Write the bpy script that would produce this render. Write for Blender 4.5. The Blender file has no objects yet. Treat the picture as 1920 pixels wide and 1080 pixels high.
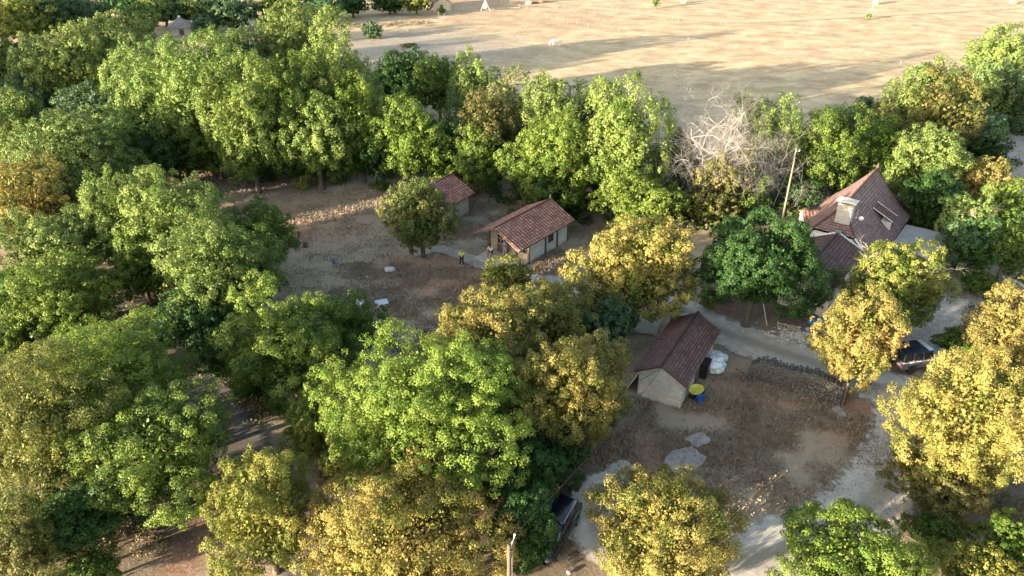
import bpy, bmesh, math, random
import numpy as np
from mathutils import Vector, Matrix
C = bpy.context.scene.collection
R_ = math.radians
# ------------------------------------------------------------------ camera, sky, sun, exposure
F, TILT, CAMH = 1370.0, R_(29.5), 33.0
cam = bpy.data.objects.new('camera', bpy.data.cameras.new('camera')); C.objects.link(cam)
cam.location = (0, 0, CAMH); cam.rotation_euler = (R_(90) - TILT, 0, 0)
cam.data.lens = F / 1920 * 36; cam.data.clip_end = 5000
bpy.context.scene.camera = cam
SUN_EL, SUN_AZ = R_(8.4), R_(32)          # light travels towards +X,+Y
sd = Vector((math.cos(SUN_AZ) * math.cos(SUN_EL), math.sin(SUN_AZ) * math.cos(SUN_EL), -math.sin(SUN_EL)))
w = bpy.data.worlds.new('World'); bpy.context.scene.world = w; w.use_nodes = True
nt = w.node_tree; sky = nt.nodes.new('ShaderNodeTexSky'); sky.sky_type = 'NISHITA'; sky.sun_disc = False
sky.sun_elevation = SUN_EL; sky.sun_rotation = math.atan2(-sd.x, -sd.y); sky.air_density = 1.0; sky.dust_density = 1.5; sky.ozone_density = 0.4
bg = nt.nodes['Background']; nt.links.new(sky.outputs[0], bg.inputs[0]); bg.inputs[1].default_value = 0.118
sl = bpy.data.lights.new('sun', 'SUN'); sl.energy = 5.0; sl.angle = R_(0.5); sl.color = (1.0, 0.86, 0.66)
so = bpy.data.objects.new('sun', sl); C.objects.link(so); so.rotation_euler = sd.to_track_quat('-Z', 'Y').to_euler()
so.location = (-60, -40, 60)
vs = bpy.context.scene.view_settings
vs.view_transform = 'Standard'; vs.look = 'None'; vs.gamma = 1; vs.exposure = 2.55
try:
    bpy.context.scene.cycles.max_bounces = 6; bpy.context.scene.cycles.transmission_bounces = 4
    bpy.context.scene.cycles.transparent_max_bounces = 6
except Exception: pass

def P(px, py, z=0.0):
    u = (px - 960) / F; v = -(py - 540) / F
    dy = math.cos(TILT) + v * math.sin(TILT); dz = -math.sin(TILT) + v * math.cos(TILT)
    t = (z - CAMH) / dz
    return Vector((u * t, dy * t, z))
def depth_of(x, y, z): return y * math.cos(TILT) - (z - CAMH) * math.sin(TILT)

# ------------------------------------------------------------------ materials
def mat(name):
    m = bpy.data.materials.new(name); m.use_nodes = True
    n = m.node_tree.nodes; b = n['Principled BSDF']; return m, n, m.node_tree.links, b
def noise_mat(name, c1, c2, scale=4.0, rough=0.85, bump=0.3, c3=None, detail=8, stretch=(1, 1, 1), metallic=0.0, coord='Object', spec=0.3):
    m, n, l, b = mat(name)
    tc = n.new('ShaderNodeTexCoord'); mp = n.new('ShaderNodeMapping'); mp.inputs['Scale'].default_value = stretch
    l.new(tc.outputs[coord], mp.inputs[0])
    nz = n.new('ShaderNodeTexNoise'); nz.inputs['Scale'].default_value = scale; nz.inputs['Detail'].default_value = detail; nz.inputs['Roughness'].default_value = .65
    l.new(mp.outputs[0], nz.inputs['Vector'])
    cr = n.new('ShaderNodeValToRGB'); cr.color_ramp.elements[0].position = .32; cr.color_ramp.elements[1].position = .68
    cr.color_ramp.elements[0].color = (*c1, 1); cr.color_ramp.elements[1].color = (*c2, 1)
    if c3: e = cr.color_ramp.elements.new(.5); e.color = (*c3, 1)
    l.new(nz.outputs['Fac'], cr.inputs[0]); l.new(cr.outputs[0], b.inputs['Base Color'])
    b.inputs['Roughness'].default_value = rough; b.inputs['Metallic'].default_value = metallic; b.inputs['Specular IOR Level'].default_value = spec
    if bump:
        bp = n.new('ShaderNodeBump'); bp.inputs['Strength'].default_value = bump; bp.inputs['Distance'].default_value = .03
        l.new(nz.outputs['Fac'], bp.inputs['Height']); l.new(bp.outputs[0], b.inputs['Normal'])
    return m
def leaf_mat(name, wax=0.15):
    m, n, l, b = mat(name); n.remove(b)
    def at(nm, kind='GEOMETRY'):
        a = n.new('ShaderNodeAttribute'); a.attribute_type = kind; a.attribute_name = nm; return a
    a, bb, rn = at('leaf_a', 'OBJECT'), at('leaf_b', 'OBJECT'), at('rnd')
    tc = n.new('ShaderNodeTexCoord'); nz = n.new('ShaderNodeTexNoise'); nz.inputs['Scale'].default_value = .55; nz.inputs['Detail'].default_value = 3
    l.new(tc.outputs['Object'], nz.inputs['Vector'])
    ad = n.new('ShaderNodeMath'); ad.operation = 'MULTIPLY_ADD'; ad.inputs[1].default_value = .35; l.new(rn.outputs['Fac'], ad.inputs[0]); l.new(nz.outputs['Fac'], ad.inputs[2])
    mr = n.new('ShaderNodeMapRange'); mr.inputs['From Min'].default_value = .42; mr.inputs['From Max'].default_value = .84; l.new(ad.outputs[0], mr.inputs[0])
    mx = n.new('ShaderNodeMix'); mx.data_type = 'RGBA'; l.new(mr.outputs[0], mx.inputs['Factor']); l.new(a.outputs['Color'], mx.inputs['A']); l.new(bb.outputs['Color'], mx.inputs['B'])
    r2 = at('rnd2'); m2 = n.new('ShaderNodeMapRange'); m2.inputs['To Min'].default_value = .72; m2.inputs['To Max'].default_value = 1.28; l.new(r2.outputs['Fac'], m2.inputs[0])
    sc = n.new('ShaderNodeVectorMath'); sc.operation = 'SCALE'; l.new(mx.outputs['Result'], sc.inputs[0]); l.new(m2.outputs[0], sc.inputs['Scale'])
    pb = n.new('ShaderNodeBsdfPrincipled'); pb.inputs['Roughness'].default_value = .5; pb.inputs['Specular IOR Level'].default_value = wax
    l.new(sc.outputs[0], pb.inputs['Base Color'])
    tr = n.new('ShaderNodeBsdfTranslucent'); l.new(sc.outputs[0], tr.inputs[0])
    ms = n.new('ShaderNodeMixShader'); ms.inputs[0].default_value = .3; l.new(pb.outputs[0], ms.inputs[1]); l.new(tr.outputs[0], ms.inputs[2])
    l.new(ms.outputs[0], n['Material Output'].inputs[0]); return m
LEAF = leaf_mat('leaves'); LEAFD = leaf_mat('dull_leaves', .12)
BARK = noise_mat('bark', (.06, .048, .038), (.15, .125, .1), 6, .95, .5, stretch=(1, 1, .3))
DEADBARK = noise_mat('bleached_wood', (.15, .14, .13), (.36, .335, .31), 3, .9, .2)
TWIG = noise_mat('dry_twigs', (.30, .22, .15), (.50, .42, .33), 3, .9, .2)
TIMBER = noise_mat('weathered_timber', (.09, .06, .045), (.2, .15, .11), 5, .85, .3, stretch=(1, 1, .15))
PALEWOOD = noise_mat('pale_wood', (.38, .32, .25), (.55, .49, .4), 8, .8, .2)
WHITE = noise_mat('white_paint', (.68, .68, .66), (.82, .82, .8), 5, .55, .05)
CONC = noise_mat('concrete', (.42, .40, .37), (.6, .58, .54), 2.5, .9, .25)
STONE = noise_mat('limestone', (.36, .34, .31), (.62, .6, .56), 5, .9, .5)
RENDER = noise_mat('lime_render', (.52, .49, .45), (.68, .65, .6), 2, .9, .2)
METAL = noise_mat('galvanised_metal', (.45, .47, .5), (.6, .62, .64), 6, .4, .05, metallic=.8)
BLACK = noise_mat('black_plastic', (.012, .012, .014), (.03, .03, .034), 5, .5, .05)
RUBBER = noise_mat('tyre_rubber', (.015, .015, .015), (.035, .033, .03), 8, .85, .1)
CARBLACK = noise_mat('black_paint', (.006, .008, .014), (.01, .012, .02), 1, .12, 0, spec=.6)
BLUECAR = noise_mat('dark_blue_paint', (.012, .016, .04), (.02, .026, .06), 1, .2, 0, spec=.6)
SILVER = noise_mat('silver_paint', (.17, .175, .18), (.23, .235, .24), 1, .3, 0, metallic=.5)
GLASS = noise_mat('tinted_glass', (.01, .012, .014), (.02, .022, .026), 1, .06, 0, spec=.8)
LAMPG = noise_mat('headlight_glass', (.12, .125, .13), (.22, .225, .23), 5, .1, 0, spec=.8)
REDL = noise_mat('red_lens', (.3, .01, .01), (.4, .02, .02), 5, .2, 0)
SACK = noise_mat('white_woven_plastic', (.6, .63, .68), (.82, .85, .88), 3, .5, .6)
YELLOW = noise_mat('yellow_plastic', (.38, .34, .05), (.62, .57, .1), 2, .6, .3)
BLUE = noise_mat('blue_plastic', (.015, .06, .3), (.03, .12, .48), 3, .35, .1)
BLUETARP = noise_mat('blue_tarpaulin', (.02, .14, .4), (.04, .25, .6), 3, .4, .6)
TABLE = noise_mat('grey_blue_table_top', (.36, .4, .45), (.48, .52, .57), 3, .5, 0)
STRAWB = noise_mat('straw_bale', (.5, .38, .16), (.72, .58, .3), 9, .95, .5)
HORSE = noise_mat('white_horse_coat', (.6, .57, .54), (.75, .72, .7), 4, .7, .05)
GLAZ = noise_mat('window_glass', (.015, .015, .015), (.03, .03, .03), 1, .1, 0, spec=.6)
WIRE = noise_mat('cable_rubber', (.02, .02, .02), (.04, .04, .04), 3, .7, 0)
SLABROOF = noise_mat('grey_roof_sheet', (.24, .23, .225), (.36, .34, .33), 1.5, .8, .2)
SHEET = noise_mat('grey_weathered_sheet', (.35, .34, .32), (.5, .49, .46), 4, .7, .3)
SKIN = noise_mat('skin', (.42, .24, .17), (.5, .3, .22), 5, .6, 0)
def cloth(name, c): return noise_mat(name, tuple(x * .85 for x in c), tuple(min(1, x * 1.1) for x in c), 8, .85, .2)

def tile_mat(name, cols, edge, gu=.5, gv=.3):
    m, n, l, b = mat(name); uv = n.new('ShaderNodeUVMap'); uv.uv_map = 'UVMap'
    fl = n.new('ShaderNodeVectorMath'); fl.operation = 'FLOOR'; l.new(uv.outputs[0], fl.inputs[0])
    wn = n.new('ShaderNodeTexWhiteNoise'); wn.noise_dimensions = '2D'; l.new(fl.outputs[0], wn.inputs['Vector'])
    tc = n.new('ShaderNodeTexCoord'); nz = n.new('ShaderNodeTexNoise'); nz.inputs['Scale'].default_value = .8; nz.inputs['Detail'].default_value = 9; nz.inputs['Roughness'].default_value = .7
    l.new(tc.outputs['Object'], nz.inputs['Vector'])
    av = n.new('ShaderNodeMix'); av.inputs['Factor'].default_value = .55; l.new(wn.outputs['Value'], av.inputs['A']); l.new(nz.outputs['Fac'], av.inputs['B'])
    cr = n.new('ShaderNodeValToRGB'); e = cr.color_ramp.elements; e[0].position = .2; e[1].position = .8
    e[0].color = (*cols[0], 1); e[1].color = (*cols[-1], 1)
    for i, c in enumerate(cols[1:-1]): x = e.new(.2 + .6 * (i + 1) / (len(cols) - 1)); x.color = (*c, 1)
    l.new(av.outputs['Result'], cr.inputs[0])
    # lichen and dirt
    n2 = n.new('ShaderNodeTexNoise'); n2.inputs['Scale'].default_value = 7; n2.inputs['Detail'].default_value = 6; l.new(tc.outputs['Object'], n2.inputs['Vector'])
    mr = n.new('ShaderNodeMapRange'); mr.inputs['From Min'].default_value = .55; mr.inputs['From Max'].default_value = .72; mr.inputs['To Max'].default_value = .45; l.new(n2.outputs['Fac'], mr.inputs[0])
    mx = n.new('ShaderNodeMix'); mx.data_type = 'RGBA'; l.new(mr.outputs[0], mx.inputs['Factor']); l.new(cr.outputs[0], mx.inputs['A']); mx.inputs['B'].default_value = (*edge, 1)
    # darker in the channels between tiles and along the overlaps
    fr = n.new('ShaderNodeVectorMath'); fr.operation = 'FRACTION'; l.new(uv.outputs[0], fr.inputs[0]); sp = n.new('ShaderNodeSeparateXYZ'); l.new(fr.outputs[0], sp.inputs[0]); cur = mx.outputs['Result']
    for ax_, amt, wd_ in ((0, gu, .34), (1, gv, .3)):
        q = n.new('ShaderNodeMath'); q.operation = 'PINGPONG'; q.inputs[1].default_value = .5; l.new(sp.outputs[ax_], q.inputs[0])
        w2 = n.new('ShaderNodeMapRange'); w2.inputs['From Max'].default_value = wd_; w2.inputs['To Min'].default_value = amt; w2.inputs['To Max'].default_value = 0; l.new(q.outputs[0], w2.inputs[0])
        m3 = n.new('ShaderNodeMix'); m3.data_type = 'RGBA'; l.new(w2.outputs[0], m3.inputs['Factor']); l.new(cur, m3.inputs['A']); m3.inputs['B'].default_value = (.03, .02, .018, 1); cur = m3.outputs['Result']
    l.new(cur, b.inputs['Base Color']); b.inputs['Roughness'].default_value = .85; b.inputs['Specular IOR Level'].default_value = .25; return m
TILE_RED = tile_mat('red_clay_tiles', [(.23, .1, .078), (.34, .165, .13), (.44, .25, .2)], (.22, .14, .11), .75, .25)
TILE_BROWN = tile_mat('brown_clay_tiles', [(.095, .05, .045), (.145, .08, .072), (.2, .115, .105)], (.16, .1, .08), .3, .85)
TILE_HOUSE = tile_mat('house_clay_tiles', [(.17, .1, .09), (.25, .155, .14), (.32, .21, .19)], (.2, .14, .12), .3, .75)
TILE_STONE = tile_mat('stone_roof_slabs', [(.3, .25, .22), (.42, .36, .32), (.5, .45, .4)], (.2, .2, .17))

def stone_wall_mat(name, c1, c2, mortar, scale=1.0, bw=.42, rh=.2):
    m, n, l, b = mat(name); tc = n.new('ShaderNodeTexCoord'); uv = n.new('ShaderNodeUVMap'); uv.uv_map = 'UVMap'
    nz = n.new('ShaderNodeTexNoise'); nz.inputs['Scale'].default_value = 3; l.new(tc.outputs['Object'], nz.inputs['Vector'])
    ad = n.new('ShaderNodeMix'); ad.data_type = 'RGBA'; ad.blend_type = 'LINEAR_LIGHT'; ad.inputs['Factor'].default_value = .08; l.new(uv.outputs[0], ad.inputs['A']); l.new(nz.outputs['Color'], ad.inputs['B'])
    br = n.new('ShaderNodeTexBrick'); br.inputs['Scale'].default_value = scale; br.inputs['Brick Width'].default_value = bw; br.inputs['Row Height'].default_value = rh
    br.inputs['Mortar Size'].default_value = .014; br.inputs['Mortar Smooth'].default_value = .4; br.inputs['Color1'].default_value = (*c1, 1); br.inputs['Color2'].default_value = (*c2, 1); br.inputs['Mortar'].default_value = (*mortar, 1)
    l.new(ad.outputs['Result'], br.inputs['Vector'])
    n2 = n.new('ShaderNodeTexNoise'); n2.inputs['Scale'].default_value = 1.2; n2.inputs['Detail'].default_value = 8; l.new(tc.outputs['Object'], n2.inputs['Vector'])
    mr = n.new('ShaderNodeMapRange'); mr.inputs['To Min'].default_value = .65; mr.inputs['To Max'].default_value = 1.25; l.new(n2.outputs['Fac'], mr.inputs[0])
    sc = n.new('ShaderNodeVectorMath'); sc.operation = 'SCALE'; l.new(br.outputs['Color'], sc.inputs[0]); l.new(mr.outputs[0], sc.inputs['Scale'])
    l.new(sc.outputs[0], b.inputs['Base Color']); b.inputs['Roughness'].default_value = .9; b.inputs['Specular IOR Level'].default_value = .2
    bp = n.new('ShaderNodeBump'); bp.inputs['Strength'].default_value = .5; bp.inputs['Distance'].default_value = .02; l.new(br.outputs['Fac'], bp.inputs['Height']); bp.invert = True; l.new(bp.outputs[0], b.inputs['Normal']); return m
STONEWALL = stone_wall_mat('stone_block_wall', (.5, .46, .4), (.64, .6, .53), (.4, .37, .32))
PLANKS = stone_wall_mat('horizontal_plank_wall', (.42, .36, .28), (.56, .5, .41), (.16, .12, .09), bw=2.7, rh=.17)
PLANKW = stone_wall_mat('whitewashed_plank_wall', (.55, .53, .48), (.66, .64, .6), (.36, .34, .3), bw=3.3, rh=.17)

# ------------------------------------------------------------------ mesh helpers
def tag(o, label=None, cat=None, group=None, kind=None):
    if label: o['label'] = label
    if cat: o['category'] = cat
    if group: o['group'] = group
    if kind: o['kind'] = kind
    return o
def empty(name, loc, rz=0.0):
    o = bpy.data.objects.new(name, None); o.empty_display_size = .3; C.objects.link(o); o.location = loc; o.rotation_euler = (0, 0, rz); return o
class MB:
    def __init__(s): s.v = []; s.f = []; s.uv = []
    def face(s, idx, uv=None): s.f.append(tuple(idx)); s.uv.append(uv)
    def quad(s, a, b, c, d, uv=None):
        i = len(s.v); s.v += [tuple(a), tuple(b), tuple(c), tuple(d)]; s.face((i, i + 1, i + 2, i + 3), uv); return s
    def wallquad(s, a, b, c, d):
        a, b, c, d = map(Vector, (a, b, c, d)); L = (b - a).length; return s.quad(a, b, c, d, [(0, a.z), (L, b.z), (L, c.z), (0, d.z)])
    def box(s, x0, x1, y0, y1, z0, z1, M=None):
        i = len(s.v); cs = [(x, y, z) for z in (z0, z1) for x, y in ((x0, y0), (x1, y0), (x1, y1), (x0, y1))]
        if M: cs = [tuple(M @ Vector(c)) for c in cs]
        s.v += cs
        for q, (L) in (((0, 1, 5, 4), x1 - x0), ((1, 2, 6, 5), y1 - y0), ((2, 3, 7, 6), x1 - x0), ((3, 0, 4, 7), y1 - y0)):
            s.face([i + k for k in q], [(0, z0), (L, z0), (L, z1), (0, z1)])
        s.face([i + 3, i + 2, i + 1, i], [(0, 0)] * 4); s.face([i + 4, i + 5, i + 6, i + 7], [(x0, y0), (x1, y0), (x1, y1), (x0, y1)]); return s
    def tube(s, pts, rad, n=7, cap=True):
        pts = [Vector(p) for p in pts]; rings = []
        up = Vector((0.13, .2, 1)).normalized()
        for k, p in enumerate(pts):
            d = (pts[min(k + 1, len(pts) - 1)] - pts[max(k - 1, 0)]).normalized()
            a = d.cross(up) if abs(d.dot(up)) < .95 else d.cross(Vector((1, 0, 0)))
            a.normalize(); b = d.cross(a); r = rad[k] if hasattr(rad, '__len__') else rad
            i = len(s.v); s.v += [tuple(p + (a * math.cos(t) + b * math.sin(t)) * r) for t in [2 * math.pi * q / n for q in range(n)]]; rings.append(i)
        for k in range(len(rings) - 1):
            for q in range(n): s.face((rings[k] + q, rings[k] + (q + 1) % n, rings[k + 1] + (q + 1) % n, rings[k + 1] + q))
        if cap: s.face([rings[0] + q for q in range(n)][::-1]); s.face([rings[-1] + q for q in range(n)])
        return s
    def ell(s, c, r, nu=10, nv=7, jit=0, rng=None, M=None):
        i = len(s.v); cx, cy, cz = c
        for a in range(nv + 1):
            th = math.pi * a / nv
            for b in range(nu):
                ph = 2 * math.pi * b / nu; k = 1 + (rng.uniform(-jit, jit) if rng else 0)
                v = Vector((r[0] * math.sin(th) * math.cos(ph) * k, r[1] * math.sin(th) * math.sin(ph) * k, r[2] * math.cos(th) * k))
                if M: v = M @ v
                s.v.append((cx + v.x, cy + v.y, cz + v.z))
        for a in range(nv):
            for b in range(nu): s.face((i + a * nu + b, i + (a + 1) * nu + b, i + (a + 1) * nu + (b + 1) % nu, i + a * nu + (b + 1) % nu))
        return s
    def build(s, name, m, parent=None, smooth=False, bevel=0, loc=None):
        me = bpy.data.meshes.new(name); me.from_pydata(s.v, [], s.f); me.materials.append(m)
        if any(s.uv):
            ul = me.uv_layers.new(name='UVMap'); k = 0; flat = []
            for f, u in zip(s.f, s.uv): flat += [c for p in (u or [(0, 0)] * len(f)) for c in p]
            ul.data.foreach_set('uv', flat)
        me.validate(); me.update()
        if smooth: me.polygons.foreach_set('use_smooth', [True] * len(me.polygons))
        o = bpy.data.objects.new(name, me); C.objects.link(o)
        if parent: o.parent = parent
        if loc is not None: o.location = loc
        if bevel:
            b = o.modifiers.new('bevel', 'BEVEL'); b.width = bevel; b.segments = 2; b.limit_method = 'ANGLE'
        return o
def copy_tree(o, parent=None):
    c = o.copy(); C.objects.link(c); c.parent = parent
    for ch in [q for q in bpy.data.objects if q.parent == o]: copy_tree(ch, c)
    return c

# ------------------------------------------------------------------ ground
def vnoise(x, y, s, seed=0):
    r = np.random.RandomState(seed); g = r.rand(64, 64); x = x / s + 1000; y = y / s + 1000
    xi = np.floor(x).astype(int); yi = np.floor(y).astype(int); fx = x - xi; fy = y - yi; fx = fx * fx * (3 - 2 * fx); fy = fy * fy * (3 - 2 * fy)
    a = g[xi % 64, yi % 64]; b = g[(xi + 1) % 64, yi % 64]; c = g[xi % 64, (yi + 1) % 64]; d = g[(xi + 1) % 64, (yi + 1) % 64]
    return (a * (1 - fx) + b * fx) * (1 - fy) + (c * (1 - fx) + d * fx) * fy
def axis(lo, hi, inner_lo, inner_hi, st):
    a = list(np.arange(inner_lo, inner_hi + .01, st)); q = st; x = inner_hi
    while x < hi: q *= 1.35; x += q; a.append(x)
    q = st; x = inner_lo
    while x > lo: q *= 1.35; x -= q; a.insert(0, x)
    return np.array(a)
def ground_z(x, y): return 0.0
gx = axis(-2500, 2500, -75, 75, .6); gy = axis(-1500, 4000, 18, 150, .6)
X, Y = np.meshgrid(gx, gy); nx, ny = len(gx), len(gy)
Z = (vnoise(X, Y, 3, 1) - .5) * .06 + (vnoise(X, Y, 1.3, 2) - .5) * .04
me = bpy.data.meshes.new('ground'); me.vertices.add(nx * ny); me.vertices.foreach_set('co', np.stack([X, Y, Z - .05], -1).ravel())
ii = (np.arange(ny - 1)[:, None] * nx + np.arange(nx - 1)[None]).ravel(); q = np.stack([ii, ii + 1, ii + nx + 1, ii + nx], -1).astype(np.int32)
me.loops.add(q.size); me.loops.foreach_set('vertex_index', q.ravel()); me.polygons.add(len(q)); me.polygons.foreach_set('loop_start', np.arange(len(q), dtype=np.int32) * 4)
me.update(); me.validate(); me.polygons.foreach_set('use_smooth', np.ones(len(me.polygons), bool))
def blobs(lst):
    a = np.zeros_like(X)
    for px, py, rx, ry, s in lst:
        p = P(px, py); a = np.maximum(a, s * np.exp(-(((X - p.x) / rx) ** 2 + ((Y - p.y) / ry) ** 2)))
    return np.clip(a, 0, 1)
far = np.clip((Y - 92 + (vnoise(X, Y, 18, 5) - .5) * 14) / 22, 0, 1)
redz = blobs([(820, 520, 9, 5, .9), (860, 620, 8, 6, .6), (560, 430, 9, 7, .7), (430, 400, 7, 5, .6), (640, 400, 6, 4, .5), (360, 1010, 1.6, 4.5, 1), (1180, 850, 4, 4, .8), (1400, 740, 6, 4, .8), (1610, 790, 3.5, 4, 1),
              (1530, 960, 3, 2, .6), (1450, 760, 7, 3, .6), (1660, 930, 2, 3, .9), (1060, 38, 26, 16, .55), (980, 50, 30, 10, .5), (1310, 30, 24, 40, .25), (880, 8, 30, 30, .6), (700, 400, 5, 4, .5), (1560, 660, 4, 3, .6), (1400, 625, 4, 2, .7), (1360, 575, 2, 2, .9)])
greyz = blobs([(1400, 850, 4, 4, .45), (430, 340, 16, 7, .7), (700, 560, 7, 6, .5), (1000, 220, 60, 25, .5), (700, 620, 6, 4, .6), (1780, 640, 8, 9, .9), (1900, 290, 14, 22, .9), (1490, 600, 4, 4, .7), (780, 90, 30, 25, .8), (900, 400, 7, 8, .7), (1100, 460, 5, 5, .4)])  # grey patch near the lone field bush paints the wood's shade as colour
palez = blobs([(640, 345, 5.5, 2.6, 1), (1775, 570, 7, 5, .6), (1895, 290, 10, 16, .7), (690, 330, 3, 3, .7), (830, 420, 3, 3, .3), (1760, 700, 6, 5, .4)])
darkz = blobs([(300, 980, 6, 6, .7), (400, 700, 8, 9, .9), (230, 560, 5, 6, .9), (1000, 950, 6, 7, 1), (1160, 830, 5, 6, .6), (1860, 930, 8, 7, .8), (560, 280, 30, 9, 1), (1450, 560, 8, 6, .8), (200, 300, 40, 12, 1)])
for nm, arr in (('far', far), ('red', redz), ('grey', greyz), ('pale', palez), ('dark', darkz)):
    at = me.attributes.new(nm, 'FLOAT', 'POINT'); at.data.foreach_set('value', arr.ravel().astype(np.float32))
def ground_mat():
    m, n, l, b = mat('dry_ground'); tc = n.new('ShaderNodeTexCoord')
    def nz(s, d=8, r=.6, st=None):
        x = n.new('ShaderNodeTexNoise'); x.inputs['Scale'].default_value = s; x.inputs['Detail'].default_value = d; x.inputs['Roughness'].default_value = r
        if st:
            mp = n.new('ShaderNodeMapping'); mp.inputs['Scale'].default_value = st; mp.inputs['Rotation'].default_value = (0, 0, .35); l.new(tc.outputs['Object'], mp.inputs[0]); l.new(mp.outputs[0], x.inputs['Vector'])
        else: l.new(tc.outputs['Object'], x.inputs['Vector'])
        return x.outputs['Fac']
    def ramp(f, stops):
        c = n.new('ShaderNodeValToRGB'); e = c.color_ramp.elements; e[0].position, e[0].color = stops[0][0], (*stops[0][1], 1); e[1].position, e[1].color = stops[-1][0], (*stops[-1][1], 1)
        for p, col in stops[1:-1]: k = e.new(p); k.color = (*col, 1)
        l.new(f, c.inputs[0]); return c.outputs[0]
    def mix(f, a, c):
        x = n.new('ShaderNodeMix'); x.data_type = 'RGBA'; l.new(f, x.inputs['Factor']); l.new(a, x.inputs['A']); l.new(c, x.inputs['B']); return x.outputs['Result']
    def attr(nm, noise, amt=1.6):   # zone edge broken up by noise
        a = n.new('ShaderNodeAttribute'); a.attribute_name = nm
        k = n.new('ShaderNodeMath'); k.operation = 'MULTIPLY_ADD'; k.inputs[1].default_value = amt; k.inputs[2].default_value = -amt * .5; l.new(noise, k.inputs[0])
        s = n.new('ShaderNodeMath'); s.operation = 'ADD'; l.new(a.outputs['Fac'], s.inputs[0]); l.new(k.outputs[0], s.inputs[1])
        r = n.new('ShaderNodeMapRange'); r.inputs['From Min'].default_value = .25; r.inputs['From Max'].default_value = .8; l.new(s.outputs[0], r.inputs[0])
        g = n.new('ShaderNodeMath'); g.operation = 'MULTIPLY'; l.new(r.outputs[0], g.inputs[0]); q = n.new('ShaderNodeMapRange'); q.inputs['From Max'].default_value = .15; l.new(a.outputs['Fac'], q.inputs[0]); l.new(q.outputs[0], g.inputs[1]); return g.outputs[0]
    big, mid, fine, vf = nz(.12, 6), nz(.9, 9, .7), nz(5, 9, .72), nz(16, 6, .7)
    base = ramp(mid, [(.3, (.19, .14, .1)), (.45, (.3, .235, .17)), (.55, (.34, .27, .185)), (.7, (.42, .345, .245))])
    red = ramp(fine, [(.3, (.2, .105, .07)), (.5, (.34, .195, .13)), (.7, (.45, .29, .2))])
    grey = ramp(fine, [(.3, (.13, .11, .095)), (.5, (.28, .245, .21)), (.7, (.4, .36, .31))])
    pale = ramp(mid, [(.3, (.3, .26, .21)), (.7, (.5, .46, .4))])
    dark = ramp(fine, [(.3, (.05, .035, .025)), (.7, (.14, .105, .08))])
    field = ramp(nz(.16, 12, .74, (1, 1.5, 1)), [(.3, (.25, .175, .11)), (.45, (.38, .28, .175)), (.55, (.48, .375, .235)), (.7, (.62, .51, .33))])
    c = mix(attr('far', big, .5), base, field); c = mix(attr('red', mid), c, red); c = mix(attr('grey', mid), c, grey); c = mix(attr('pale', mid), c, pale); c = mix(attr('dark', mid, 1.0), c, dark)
    f2 = n.new('ShaderNodeMapRange'); f2.inputs['From Min'].default_value = .3; f2.inputs['From Max'].default_value = .7; f2.inputs['To Min'].default_value = .62; f2.inputs['To Max'].default_value = 1.35; l.new(vf, f2.inputs[0])
    s = n.new('ShaderNodeVectorMath'); s.operation = 'SCALE'; l.new(c, s.inputs[0]); l.new(f2.outputs[0], s.inputs['Scale'])
    l.new(s.outputs[0], b.inputs['Base Color']); b.inputs['Roughness'].default_value = .95; b.inputs['Specular IOR Level'].default_value = .1
    bp = n.new('ShaderNodeBump'); bp.inputs['Strength'].default_value = .6; bp.inputs['Distance'].default_value = .12; l.new(fine, bp.inputs['Height']); l.new(bp.outputs[0], b.inputs['Normal']); return m
me.materials.append(ground_mat()); g = bpy.data.objects.new('ground', me); C.objects.link(g); tag(g, 'dry brown ground with straw grass and reddish soil', kind='structure')

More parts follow.
